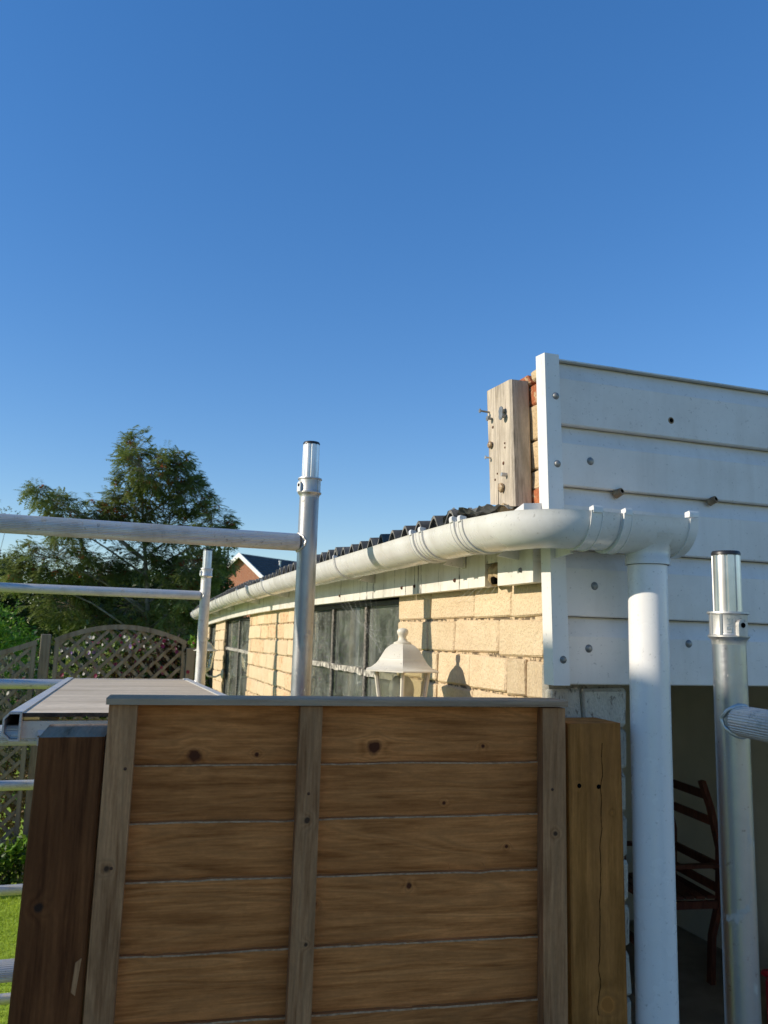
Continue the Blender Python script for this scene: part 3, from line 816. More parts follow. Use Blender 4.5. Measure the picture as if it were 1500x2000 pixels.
# ------------------------------------------------------------------ wall lanterns
def lantern(loc, label):
    t = thing('wall_lantern', label, 'lantern', loc, 0, 'lanterns on the garage wall')
    n = 6; a0 = R(12)
    def hexprof(prof, nm, mat, parent=t, sm=20):
        g = MB(); g.lathe(prof, (0, 0, 0), 'Z', 6, a0=a0); return g.build(nm, M[mat], parent, smooth=sm)
    hexprof([(.001, .060), (.024, .060), (.033, .056), (.046, .046), (.055, .033), (.0585, .0275), (.0605, .0260), (.062, .022), (.071, .012), (.084, .0035), (.0965, 0), (.0965, -.003), (.066, -.003), (.030, .02), (.001, .02)], 'roof', 'lamp_paint')
    g = MB(); g.lathe([(.021, .058), (.021, .063), (.0125, .066), (.0095, .0715), (.0085, .0765), (.0115, .081), (.0138, .086), (.0130, .0915), (.009, .0955), (.0001, .097)], (0, 0, 0), 'Z', 24); g.build('finial', M['lamp_paint'], t, smooth=50)
    rt, rb_, zt, zb = .070, .050, -.003, -.125
    for i in range(6):
        a = a0+i*math.pi/3; b = a+math.pi/3
        g = MB(); g.tube(Vector((rt*math.cos(a), rt*math.sin(a), zt)), Vector((rb_*math.cos(a), rb_*math.sin(a), zb)), .0048, .0042, 6)
        g.build('frame_bar', M['lamp_paint'], t)
        k = .965
        p = [Vector((rt*k*math.cos(q), rt*k*math.sin(q), zt-.001)) for q in (a+.05, b-.05)]+[Vector((rb_*k*math.cos(q), rb_*k*math.sin(q), zb+.001)) for q in (b-.05, a+.05)]
        nrm = Vector((math.cos((a+b)/2), math.sin((a+b)/2), 0))*.0015
        g = MB(); g.add([q+nrm for q in p]+[q-nrm for q in p], [(0, 1, 2, 3), (7, 6, 5, 4), (0, 4, 5, 1), (1, 5, 6, 2), (2, 6, 7, 3), (3, 7, 4, 0)])
        g.build('glass_pane', M['lamp_glass'], t, smooth=0)
    hexprof([(.001, -.120), (.05, -.120), (.052, -.126), (.04, -.142), (.02, -.155), (.012, -.165), (.001, -.168)], 'base', 'lamp_paint')
    g = MB(); g.lathe([(.0001, -.012), (.018, -.016), (.029, -.030), (.0325, -.047), (.030, -.064), (.021, -.078), (.014, -.086), (.013, -.12)], (0, 0, 0), 'Z', 24); g.build('bulb', M['bulb'], t, smooth=60)
    dx = XW-loc[0]
    g = MB(); g.wire([Vector((0, 0, -.16)), Vector((.03, 0, -.19)), Vector((.08, 0, -.195)), Vector((dx-.006, 0, -.17))], .007, .007, 8)
    g.lathe([(.035, dx), (.035, dx-.008), (.02, dx-.014), (.0001, dx-.014)], (0, 0, -.17), 'X', 20)
    g.build('bracket', M['lamp_paint'], t)
    return t
lan = lantern((.640, 1.783, 1.867), 'white six sided coach lantern right above the fence top')
dup(lan, (.640, 6.15, 1.785), 0, 'far white coach lantern behind the thin distant scaffold pole')

# ------------------------------------------------------------------ cobweb at the window head
g = MB(); rw = random.Random(8)
for i in range(9):
    a = Vector((.742, 2.75-.05*i+rw.uniform(-.03, .03), 2.052)); b = Vector((.782, 2.24+rw.uniform(-.02, .02), 2.0-.028*i))
    pts = [a.lerp(b, j/8)+Vector((0, 0, -.05*math.sin(math.pi*j/8)*(1-.05*i))) for j in range(9)]
    g.wire(pts, .00014, .00014, 3)
for i in range(5):
    a = Vector((.745, 1.5+.03*i, 2.058)); b = Vector((.772, 1.62+.05*i, 2.03))
    g.wire([a, a.lerp(b, .5)+Vector((0, 0, -.006)), b], .00014, .00014, 3)
tag(g.build('cobweb', M['web']), 'thin silvery cobweb strung under the white fascia at the window corner', 'cobweb')

# ------------------------------------------------------------------ timber fence in front
FA = R(18.153-13)
FO = Vector((.022, 1.280, 0))
fence = thing('timber_fence', 'brown overlap fence panel of rough boards with a thin capping rail', 'fence panel', FO, -FA)
ZB = [1.833, 1.741, 1.6565, 1.574, 1.470, 1.373, 1.265, 1.16, 1.05, .94, .83, .72, .61, .5, .39, .28, .17, .06]
rb = random.Random(2)
for i in range(len(ZB)-1):
    zt, zb = ZB[i], ZB[i+1]-.018
    n = 60; g = MB(); vs = []
    ph = rb.uniform(0, 50)
    for j in range(n+1):
        x = -.02+.728*j/n
        wv = .0018*mnoise.noise(Vector((x*7+ph, 0, 0)))+.0009*mnoise.noise(Vector((x*60+ph, 3, 0)))-(.006*max(0, mnoise.noise(Vector((x*11+ph, 9, 0)))-.35) if i > 1 else 0)
        tilt = (-.006 if i >= 3 else .001)*(x/.7)
        top = zt+wv+tilt if i else zt; 
        # upper edge stands in front of the board above, lower edge is tucked behind the next
        vs += [(x, .0195, top-.0020), (x, .0215, top), (x, .030, top+.0003), (x, .040, zb+tilt), (x, .0315, zb+tilt)]
    vs2 = []
    for k, v in enumerate(vs):
        if k % 5 in (0, 1):
            v = (v[0], v[1]+.0012*mnoise.noise(Vector((v[0]*45, v[2]*200, ph))), v[2])
        vs2.append(v)
    g.add(vs2, [(a*5+q, a*5+(q+1) % 5, (a+1)*5+(q+1) % 5, (a+1)*5+q) for a in range(n) for q in range(5) if q != 2 or True]
          + [(4, 3, 2, 1, 0), tuple(range(n*5, n*5+5))])
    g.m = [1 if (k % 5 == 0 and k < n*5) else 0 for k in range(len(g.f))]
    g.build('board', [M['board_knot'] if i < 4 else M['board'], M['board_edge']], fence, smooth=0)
# splinters lifting off the boards' edges
for (x, z, L, a) in ((.52, 1.575, .022, 1.9), (.58, 1.577, .018, 2.2), (.36, 1.468, .03, .2), (.45, 1.466, .02, .5), (.05, 1.472, .03, .1), (.46, 1.372, .03, 2.9)):
    g = MB(); p = Vector((x, .021, z)); q = p+Vector((math.cos(a)*L, -.006, math.sin(a)*L*.6)); g.wire([p, p.lerp(q, .5)+Vector((0, -.003, .001)), q], .0011, .0003, 5); g.build('splinter', M['board'], fence)
for (x0, x1, xb0, xb1) in ((-.026, .015, -.031, .009), (.262, .297, .2605, .302), (.673, .714, .675, .72)):
    g = MB()
    # the frame's bars: planed, slightly rounded
    k = (1.822-.05)/(1.822-1.39)
    g.hexa([(x0+(xb0-x0)*k*.25, -.002, .05), (x1+(xb1-x1)*k*.25, -.002, .05), (x1+(xb1-x1)*k*.25, .0215, .05), (x0+(xb0-x0)*k*.25, .0215, .05)],
           [(x0, -.002, 1.8325), (x1, -.002, 1.8325), (x1, .0215, 1.8325), (x0, .0215, 1.8325)])
    g.build('batten', M['batten'], fence, smooth=0)
g = MB(); n = 40; vs = []
for j in range(n+1):
    x = -.03+.746*j/n; e = .0007*mnoise.noise(Vector((x*20, 1, 1)))
    z0 = 1.8335+.003*x
    vs += [(x, -.009+e, z0), (x, -.009+e, z0+.0085), (x, -.007, z0+.0098), (x, .054, z0+.0098), (x, .056, z0)]
g.add(vs, [(a*5+q, a*5+(q+1) % 5, (a+1)*5+(q+1) % 5, (a+1)*5+q) for a in range(n) for q in range(5)]+[(4, 3, 2, 1, 0), tuple(range(n*5, n*5+5))])
g.build('capping_rail', M['cap'], fence, smooth=20)
for (x, z) in ((.004, 1.74), (.69, 1.70), (-.005, 1.60), (.28, 1.70)):
    g = MB(); g.lathe([(0, -.0032), (.0022, -.003), (.0026, -.0018)], (x, 0, z), 'Y', 10); g.build('nail_head', M['rust'], fence)

def post(x0, x1, y1, top, lean0, lean1, mat, label):
    p = thing('fence_post', label, 'fence post', FO, -FA, 'timber posts either side of the fence panel')
    g = MB(); g.mi = 0
    lx, rx = x0+lean0, x1+lean1; bk = .009 if mat == 'post_dark' else .001
    b = .003
    lo_ = [(lx+b, .0, 0), (rx-b, .0, 0), (rx, b, 0), (rx, y1-b, 0), (rx-b, y1, 0), (lx+b, y1, 0), (lx, y1-b, 0), (lx, b, 0)]
    hi_ = [(x0+b, .0, top), (x1-b, .0, top+.001), (x1, b, top+.001), (x1, y1-b, top+bk), (x1-b, y1, top+bk), (x0+b, y1, top+bk-.001), (x0, y1-b, top+bk-.001), (x0, b, top)]
    g.add(lo_+hi_, [(i, (i+1) % 8, 8+(i+1) % 8, 8+i) for i in range(8)]); g.build('shaft', M[mat], p, smooth=0)
    g = MB(); g.add(hi_, [tuple(range(8))]); g.build('post_top', M['endgrain'] if mat == 'post_dark' else M['post_green'], p, smooth=0)
    return p
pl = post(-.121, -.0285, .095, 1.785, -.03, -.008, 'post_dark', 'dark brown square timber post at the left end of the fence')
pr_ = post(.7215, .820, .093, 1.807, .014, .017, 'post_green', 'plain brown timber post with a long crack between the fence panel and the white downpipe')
g = MB(); rr = random.Random(6)
pts = [Vector((.779+.0045*mnoise.noise(Vector((i*.35, 2, 0)))+.0016*mnoise.noise(Vector((i*1.3, 7, 0)))-.012*(i/40-.35), -.0003, 1.775-.43*i/40)) for i in range(41)]
g.sweep(pts, [(-.0004, -.0004), (-.0004, .0004), (.0004, .0004), (.0004, -.0004)]); g.build('crack', M['hole'], pr_, smooth=0)
for (x, z) in ((.74, 1.705), (.776, 1.703)):
    g = MB(); g.lathe([(0, -.0008), (.0036, -.0008), (.0042, .0005)], (x, 0, z), 'Y', 10); g.build('screw_hole', M['hole'], pr_)
g = MB(); g.hexa([(-.047, -.0012, 1.435), (-.041, -.0012, 1.43), (-.041, .001, 1.43), (-.047, .001, 1.435)], [(-.044, -.0016, 1.474), (-.036, -.0012, 1.48), (-.036, .001, 1.48), (-.044, .001, 1.474)]); g.build('torn_splinter', M['batten'], pl, smooth=0)

# ------------------------------------------------------------------ aluminium scaffold frames
def collar_text(r_, z0, th, parent):
    """raised lettering cast round the collar, reading upwards"""
    cu = bpy.data.curves.new('lettering', 'FONT'); cu.body = 'LEWIS'; cu.size = .0085; cu.extrude = .0006; cu.align_x = 'CENTER'; cu.align_y = 'CENTER'
    to = bpy.data.objects.new('lettering_source', cu); C.objects.link(to)
    me = bpy.data.meshes.new_from_object(to.evaluated_get(bpy.context.evaluated_depsgraph_get()))
    bpy.data.objects.remove(to)
    for v in me.vertices:
        x, y, z = v.co
        a = th-y*1.25/r_                                  # the letters' up runs to the viewer's left
        v.co = Vector((math.cos(a)*(r_+z+.0003), math.sin(a)*(r_+z+.0003), z0+x*1.02))
    me.materials.append(M['alu_cast'])
    o = bpy.data.objects.new('lettering', me); C.objects.link(o); o.parent = parent
    return o
def frame(loc, top, rungs, length, side, label, rs=.0254, text=False, lug=0, ribbed=(), rz=0, tube='alu'):
    """a ladder frame: two uprights with spigots, rungs welded between them; side -1 runs to the left, 1 to the right"""
    t = thing('scaffold', label, 'scaffold frame', (loc[0], loc[1], 0), rz, 'aluminium scaffold frames')
    lug -= rz
    zc = top-.137
    for k, x in enumerate((0, side*length)):
        g = MB(); g.tube(Vector((x, 0, .02)), Vector((x, 0, zc-.012)), rs, rs, 40); g.build('upright', M[tube], t, smooth=50)
        g = MB(); prof = []
        for i in range(80):
            a = -2*math.pi*i/80; k_ = .0218 if (i % 8) not in (0, 1) else .0198
            prof.append((math.cos(a)*k_, math.sin(a)*k_))
        g.sweep([Vector((x, 0, zc-.02)), Vector((x, 0, top-.006))], prof); sp = g.build('spigot', M['spigot'], t, smooth=25)
        g = MB(); g.lathe([(.0222, top-.007), (.0223, top-.003), (.0205, top), (.0001, top+.0005)], (x, 0, 0), 'Z', 28); g.build('spigot_cap', M['black'], sp, smooth=50)
        g = MB()
        g.lathe([(.0222, zc+.0395), (.0315, zc+.0395), (.0318, zc+.0365), (.0290, zc+.035), (.0285, zc+.0325), (.0285, zc+.006), (.0292, zc+.0035), (.0314, zc+.002), (.0314, zc), (.0275, zc-.004), (.0260, zc-.007), (.0254, zc-.012)], (x, 0, 0), 'Z', 40)
        for aa in (lug+R(-95), lug+R(-60), lug+R(105), lug+R(190)):
            ca, sa = math.cos(aa), math.sin(aa)
            g.tube(Vector((x+ca*.0285, sa*.0285, zc+.002)), Vector((x+ca*.0285, sa*.0285, zc+.037)), .0024, .0024, 6)
        # bolt lug, a boss with a hole
        d = Vector((math.cos(lug), math.sin(lug), 0)); tg = Vector((-d.y, d.x, 0)); c_ = Vector((x, 0, zc+.0155))+d*.0265
        hp = [(-.0085, -.014), (.0085, -.014), (.0085, .004)]+[(math.cos(R(q))*.0085, .004+math.sin(R(q))*.0085) for q in range(20, 161, 20)]+[(-.0085, .004)]
        vs = [c_+tg*a+Vector((0, 0, b)) for a, b in hp]+[c_+d*.0075+tg*a*.95+Vector((0, 0, b)) for a, b in hp]
        m_ = len(hp); g.add(vs, [(i, (i+1) % m_, m_+(i+1) % m_, m_+i) for i in range(m_)]+[tuple(range(m_, 2*m_))])
        co = g.build('collar', M['alu_cast'], t, smooth=40)
        g = MB(); q = c_+d*.0076+Vector((0, 0, .003)); g.tube(q, q+d*.0003, .0042, .0042, 14); g.build('bolt_hole', M['hole'], co)
        if text and k == 0:
            collar_text(.0286, zc+.018, R(-128)-rz, co)
    for i, z in enumerate(rungs):
        g = MB(); a = Vector((side*.0235, 0, z)); b = Vector((side*(length-.0235), 0, z))
        if i in ribbed: g.tube(a, b, .0225 if not text else .0235, None, ribs=34, depth=.0009); rg_ = g.build('rung', M['alu_x'], t, smooth=0)
        else: g.tube(a, b, .0225, None, 32); rg_ = g.build('rung', M[tube], t, smooth=50)
        for x, s_ in ((0, side), (side*length, -side)):
            g = MB(); n = 36; pts = []
            for j in range(n+1):
                a_ = 2*math.pi*j/n; yy = math.cos(a_)*.0235; zz = math.sin(a_)*.0235
                xx = s_*math.sqrt(max(0, rs*rs-yy*yy)); pts.append(Vector((x+xx+s_*.0012*math.sin(j*2.1), yy, z+zz)))
            g.sweep(pts, [(math.cos(-2*math.pi*k_/6)*.0032, math.sin(-2*math.pi*k_/6)*.0032) for k_ in range(6)], cap=False, up=Vector((1, 0, 0))); g.build('weld', M['alu_cast'], rg_, smooth=60)
    return t
frame((.449, 2.0), 2.443, (2.176, 1.700, 1.205, .71, .25), 1.35, -1, 'aluminium scaffold frame behind the fence with a pole crossing the gutter', lug=R(-160), ribbed=(0, 1, 2))
frame((.407, 4.117), 2.349, (2.113, 1.668, 1.212, .757, .3), 1.35, -1, 'distant aluminium scaffold frame with smooth rungs in front of the trellis', lug=R(-160), tube='alu_old')
frame((.9255, 1.039), 2.097, (1.832, 1.34, .85, .36), 1.35, 1, 'aluminium scaffold frame in the right foreground before the garage opening', text=True, lug=R(-93), ribbed=(0, 1, 2, 3), rz=R(-98))

# platform resting on the two left frames
plat = thing('scaffold_platform', 'weathered plywood scaffold platform in an aluminium edge frame', 'scaffold platform', (-.215, 2.0, 1.72))
def dz(y): return 1.752-.026*(y-1.96)             # it dips towards the far end
class PB(MB):
    def build(s, name, mats, parent=None, **k):
        s.v = [(a+.215, b-2.0, c-1.72) for a, b, c in s.v]; return MB.build(s, name, mats, parent, **k)
XL, XR, Y0, Y1_ = -.225, .365, 1.955, 4.16
g = PB(); n = 24; vs = []
for i in range(n+1):
    x = XL+.035+(XR-XL-.07)*i/n
    e = .003*mnoise.noise(Vector((x*25, 0, 0)))
    vs += [(x, Y0+.012+e, dz(Y0)), (x, Y1_-.01, dz(Y1_)), (x, Y1_-.01, dz(Y1_)-.009), (x, Y0+.012+e*1.5, dz(Y0)-.009)]
g.f = []; 
for i in range(n):
    b0, b1 = i*4, i*4+4
    for q in range(4):
        g.f.append((b0+q, b1+q, b1+(q+1) % 4, b0+(q+1) % 4)); g.m.append(1 if q in (3,) else 0)
g.v = vs; g.f += [(0, 1, 2, 3), (n*4+3, n*4+2, n*4+1, n*4)]; g.m += [0, 0]
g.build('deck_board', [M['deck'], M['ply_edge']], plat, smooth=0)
# side rails: hollow section, the open end towards us
def rail(xa, xb, flip):
    g = PB(); th = .0035
    o = [(xa, -.060), (xb, -.060), (xb, .0035), (xa, .0035)]
    if flip: o = [(xa+.018, -.060), (xb, -.060), (xb, .003), (xa+.012, .003), (xa, -.010), (xa, -.045)]
    else: o = [(xa, -.060), (xb-.018, -.060), (xb, -.045), (xb, -.010), (xb-.012, .003), (xa, .003)]
    cx_ = sum(p[0] for p in o)/len(o); cz = sum(p[1] for p in o)/len(o)
    q = [(cx_+(p[0]-cx_)*.78, cz+(p[1]-cz)*.86) for p in o]
    m_ = len(o); vs = []
    for y in (Y0, Y1_):
        vs += [(p[0], y, dz(y)+p[1]) for p in o]+[(p[0], y, dz(y)+p[1]) for p in q]
    fs = []
    for i in range(m_):
        j = (i+1) % m_
        fs += [(i, j, 2*m_+j, 2*m_+i), (m_+j, m_+i, 3*m_+i, 3*m_+j), (j, i, m_+i, m_+j), (2*m_+i, 2*m_+j, 3*m_+j, 3*m_+i)]
    g.add(vs, fs); g.build('side_rail', M['alu_old'], plat, smooth=0)
rail(XL, XL+.038, True); rail(XR-.038, XR, False)
for y in (Y0+.02, 2.6, 3.3, Y1_-.05):
    g = PB(); g.box(XL+.038, y, dz(y)-.055, XR-.038, y+.03, dz(y)-.018); g.build('cross_bar', M['alu_old'], plat, smooth=0)
for x in (XL+.072, XR-.11):
    for y, s_ in ((2.0, -1), (4.117, 1)):
        g = PB(); zr = 1.700 if s_ < 0 else 1.668
        pts = ([Vector((x+.019, y-s_*.03, zr+.032)), Vector((x+.019, y-s_*.018, zr+.036))] if s_ < 0 else [])+[Vector((x+.019, y+s_*math.sin(R(q))*.0262, zr+math.cos(R(q))*.0262)) for q in range(-10, 111, 12)]+[Vector((x+.019, y+s_*.024, zr-.02))]
        g.sweep(pts, [(-.019, -.0022), (-.019, .0022), (.019, .0022), (.019, -.0022)]); g.build('hook', M['alu_old'], plat, smooth=40)

# ------------------------------------------------------------------ garage contents
def chair(loc, rz, label):
    t = thing('garden_chair', label, 'chair', loc, rz, 'wooden chairs stored in the garage')
    # the back stands along local Y, the seat runs to local -X
    for y in (-.25, .25):
        g = MB(); g.sweep([Vector((.02, y, 0)), Vector((.035, y, .25)), Vector((.09, y, .45)), Vector((.10, y, .72)), Vector((.05, y, .95)), Vector((.0, y, 1.10))], [(-.014, -.022), (-.014, .022), (.014, .022), (.014, -.022)], up=Vector((0, 1, 0))); g.build('back_post', M['chair_wood'], t, smooth=0)
        g = MB(); g.sweep([Vector((-.42, y, 0)), Vector((-.38, y, .28)), Vector((-.36, y, .45))], [(-.014, -.02), (-.014, .02), (.014, .02), (.014, -.02)], up=Vector((0, 1, 0))); g.build('front_leg', M['chair_wood'], t, smooth=0)
        g = MB(); g.box(-.42, y-.022, .62, .09, y+.022, .64); g.build('arm_rest', M['chair_wood'], t, smooth=0)
        g = MB(); g.box(-.38, y-.012, .40, .08, y+.012, .44); g.build('side_rail', M['chair_wood'], t, smooth=0)
    for z, x in ((1.02, .028), (.87, .07), (.62, .097), (.50, .093)):
        g = MB(); g.box(x-.009, -.238, z-.024, x+.009, .238, z+.024); g.build('back_slat', M['chair_wood'], t, smooth=0)
    for i in range(7):
        x = -.38+.067*i; g = MB(); g.box(x, -.236, .445, x+.052, .236, .461); g.build('seat_slat', M['chair_wood'], t, smooth=0)
    g = MB(); g.box(-.36, -.236, .16, -.33, .236, .2); g.build('stretcher', M['chair_wood'], t, smooth=0)
    return t
ch = chair((3.34, 4.22, .05), R(-8), 'dark red wooden ladder back chair standing in the dim garage')
dup(ch, (2.80, 4.5, .05), R(20), 'second dark wooden chair half hidden behind the white downpipe')
g = MB(); g.box(-.2, -.15, 0, .2, .15, .30, .015)
g.box(-.21, -.16, .30, .21, .16, .33, .01)
for x in (-.1, 0, .1): g.box(x-.012, -.156, .04, x+.012, -.15, .27)
rbx = g.build('storage_box', M['red'], smooth=40, loc=(3.315, 3.2, .05)); tag(rbx, 'red lidded plastic box on the garage floor at the right edge', 'box')

# ------------------------------------------------------------------ trellis at the end of the garden
TY = 7.0
def trellis(x0, x1, ztop, zbot, label, cell=.089):
    """framed diamond lattice; ztop(x) gives the curve of its head rail"""
    t = thing('trellis', label, 'trellis', (x0, TY, 0), 0, 'trellis panels across the end of the garden')
    def bd(g, nm): 
        g.v = [(a-x0, b-TY, c) for a, b, c in g.v]; g.build(nm, M['trellis'], t, smooth=0)
    n = 24
    pts = [Vector((x0+(x1-x0)*i/n, TY, ztop(x0+(x1-x0)*i/n))) for i in range(n+1)]
    g = MB(); g.sweep(pts, [(-.022, -.02), (-.022, .02), (.022, .02), (.022, -.02)]); bd(g, 'head_rail')
    g = MB(); g.box(x0, TY-.018, zbot, x1, TY+.018, zbot+.04); bd(g, 'bottom_rail')
    for x in (x0, x1-.034):
        g = MB(); g.box(x, TY-.017, zbot+.04, x+.034, TY+.017, ztop(x+.017)-.018); bd(g, 'side_rail')
    xa, xb = x0+.034, x1-.034
    for sgn, yo in ((1, -.007), (-1, .007)):
        c = -4.0
        while c < 4.2:
            # line z = sgn*(x-xa) + zbot + c, clipped to the frame
            seg = []
            for i in range(81):
                x = xa+(xb-xa)*i/80; z = zbot+c+sgn*(x-xa)
                if zbot+.03 < z < ztop(x)-.01: seg.append((x, z))
            if len(seg) > 4:
                a, b = seg[0], seg[-1]
                g = MB(); g.sweep([Vector((a[0], TY+yo, a[1])), Vector((b[0], TY+yo, b[1]))], [(-.0065, -.013), (-.0065, .013), (.0065, .013), (.0065, -.013)])
                bd(g, 'slat')
            c += cell*1.414
    return t
trellis(-.475, .56, lambda x: 1.815+.125*math.sin(math.pi*min(1, max(0, (x+.475)/1.035)))**.85, .25, 'arched lattice trellis panel with flowers growing through it')
trellis(-1.66, -.612, lambda x: 1.80-.13*math.sin(math.pi*min(1, max(0, (x+1.66)/1.048))), .25, 'dipped lattice trellis panel left of the square post')
for x, label in ((-.545, 'square grey post between the dipped and the arched trellis'), (.60, 'grey trellis post beside the garage wall overgrown with leaves')):
    g = MB(); h = 1.865 if x < 0 else 1.78
    g.box(-.037, -.037, 0, .037, .037, h, .004)
    tag(g.build('trellis_post', M['trellis'], smooth=0, loc=(x, TY, 0)), label, 'post', 'posts of the trellis')

# ------------------------------------------------------------------ plants
def leaf_quad(g, p, d, up, L, W):
    """one leaf: a folded diamond of four triangles' worth of area"""
    s_ = d.cross(up)
    if s_.length < 1e-3: s_ = d.cross(Vector((1, 0, 0)))
    s_.normalize(); n_ = s_.cross(d)
    g.add([p, p+d*L*.45+s_*W*.5+n_*W*.12, p+d*L, p+d*L*.45-s_*W*.5+n_*W*.12], [(0, 1, 2), (0, 2, 3)])
def rdir(rg, zb=0):
    while True:
        v = Vector((rg.uniform(-1, 1), rg.uniform(-1, 1), rg.uniform(-1, 1)))
        if .05 < v.length < 1: break
    v.normalize(); v.z += zb; return v.normalized()
def in_lobes(rg, lobes, shell=.45):
    """a random point in one of the ellipsoid lobes (cx,cy,cz,rx,ry,rz), towards its skin"""
    wts = [l[3]*l[4]*l[5] for l in lobes]; l = rg.choices(lobes, [x**.67 for x in wts])[0]
    v = rdir(rg); k = rg.uniform(shell, 1)**.6*(1+.22*mnoise.noise(v*2.3+Vector((l[0], l[2], 0)))); 
    return Vector((l[0]+v.x*l[3]*k, l[1]+v.y*l[4]*k, l[2]+v.z*l[5]*k)), Vector(l[:3])

def rowan():
    rg = random.Random(42); base = Vector((.62, 14.6, 0))
    t = thing('rowan_tree', 'tall rowan tree with drooping leaves and reddish berries behind the trellis', 'tree', base)
    # cx, cz, rx, rz of the crown's lobes (metres, from the tree's silhouette)
    L2 = [(.05, 5.12, .30, .46), (.22, 4.65, .55, .55), (.75, 4.75, .45, .36), (1.0, 4.35, .5, .45), (.1, 4.1, .75, .5), (-.3, 3.95, .45, .5),
          (-1.1, 4.0, .42, .36), (-1.42, 4.1, .2, .16), (-.95, 3.65, .5, .35), (1.45, 3.85, .4, .35), (1.75, 3.7, .22, .28), (.7, 3.7, .75, .4), (-1.1, 3.05, .75, .42), (-1.5, 2.75, .5, .4),
          (-.5, 2.85, .7, .5), (.35, 3.1, .7, .35), (1.1, 3.0, .65, .42), (1.6, 3.1, .35, .35), (-.85, 2.3, .7, .4), (1.15, 2.45, .55, .4), (.2, 2.3, .7, .45), (-.3, 1.9, .6, .35), (.95, 1.95, .6, .4)]
    lobes = [(a, 14.6+rg.uniform(-.5, .5), b, c*.92, .5, d*.92) for a, b, c, d in L2]
    wd = MB(); lf = MB(); be = MB()
    fork = Vector((.55, 14.6, 1.15))
    wd.wire([base+Vector((0, 0, -.05)), Vector((.6, 14.6, .6)), fork], .085, .065, 8)
    wd.wire([base+Vector((.05, .05, -.05)), Vector((.8, 14.7, .7)), Vector((.95, 14.65, 1.6))], .06, .04, 8)
    spine = [fork, Vector((.5, 14.6, 1.9)), Vector((.42, 14.6, 2.7)), Vector((.32, 14.6, 3.5)), Vector((.22, 14.6, 4.3)), Vector((.1, 14.6, 5.0))]
    wd.wire(spine, .058, .012, 7)
    for l in lobes:
        c_ = Vector(l[:3]); z = max(1.2, min(4.8, c_.z-.25-.42*abs(c_.x-.4)))
        k = 0
        while k < 4 and spine[k+1].z < z: k += 1
        a = spine[k].lerp(spine[k+1], min(1, max(0, (z-spine[k].z)/(spine[k+1].z-spine[k].z))))
        mid = a.lerp(c_, .5)+Vector((0, 0, .08))+rdir(rg)*.06
        wd.wire([a, mid, c_], .024, .008, 5)
    for i in range(1450):
        p, c_ = in_lobes(rg, lobes, .25)
        q = c_.lerp(p, rg.uniform(.1, .4))
        wd.wire([q, q.lerp(p, .55)+Vector((0, 0, .04)), p], .005, .002, 4)
        out_ = (p-c_).normalized()
        for k in range(rg.randint(4, 7)):
            d = (out_*.7+rdir(rg)*.9+Vector((0, 0, -.25))).normalized()
            Lr = rg.uniform(.11, .19); droop = Vector((0, 0, -.035))
            for j in range(5):
                s_ = (j+1)/5; b = p+d*Lr*s_+droop*s_*s_
                sd_ = d.cross(Vector((0, 0, 1)))
                if sd_.length < 1e-3: continue
                sd_.normalize()
                for e in (-1, 1):
                    leaf_quad(lf, b, (sd_*e+d*.45+Vector((0, 0, -.2))).normalized(), Vector((0, 0, 1)), rg.uniform(.065, .10), rg.uniform(.026, .038))
        if rg.random() < .16:
            for k in range(9):
                b = p+rdir(rg)*.045+Vector((0, 0, -.05)); r_ = .016
                be.add([b+Vector(v)*r_ for v in ((1, 0, 0), (-1, 0, 0), (0, 1, 0), (0, -1, 0), (0, 0, 1), (0, 0, -1))], [(0, 2, 4), (2, 1, 4), (1, 3, 4), (3, 0, 4), (2, 0, 5), (1, 2, 5), (3, 1, 5), (0, 3, 5)])
    for g, nm, m_ in ((wd, 'trunk', 'bark'), (lf, 'crown', 'leaf_rowan'), (be, 'berry_cluster', 'berry')):
        g.v = [(a-base.x, b-base.y, c) for a, b, c in g.v]
        o = g.build(nm, M[m_], t, smooth=0 if nm != 'trunk' else 60)
        if nm != 'trunk': o['kind'] = 'stuff'
rowan()

def bush(name, label, cat, base, lobes, n, mat, L, W, seed, group=None, trunk=True, zb=-.1, per=6, twig=.0, spread=.09):
    rg = random.Random(seed); t = thing(name, label, cat, base, 0, group)
    lf = MB(); wd = MB()
    for i in range(n):
        p, c_ = in_lobes(rg, lobes, .35); out_ = (p-c_).normalized()
        for k in range(per):
            d = (out_*.6+rdir(rg)+Vector((0, 0, zb))).normalized()
            leaf_quad(lf, p+rdir(rg)*rg.uniform(0, spread), d, rdir(rg, .6), L*rg.uniform(.6, 1.2), W*rg.uniform(.7, 1.2))
        if twig and i % 4 == 0: wd.wire([c_, c_.lerp(p, .5), p], twig, twig*.4, 4)
    if trunk:
        for l in lobes:
            c_ = Vector(l[:3]); b = Vector(base)
            wd.wire([b, b.lerp(c_, .5)+Vector((0, 0, .1)), c_], max(.006, l[5]*.05), max(.003, l[5]*.018), 6)
    bl = Vector(base)
    for g, nm, m_ in ((lf, 'foliage', mat), (wd, 'stem', 'bark')):
        if not g.f: continue
        g.v = [(Vector(v)-bl)[:] for v in g.v]
        o = g.build(nm, M[m_], t, smooth=0)
        if nm == 'foliage': o['kind'] = 'stuff'
    return t
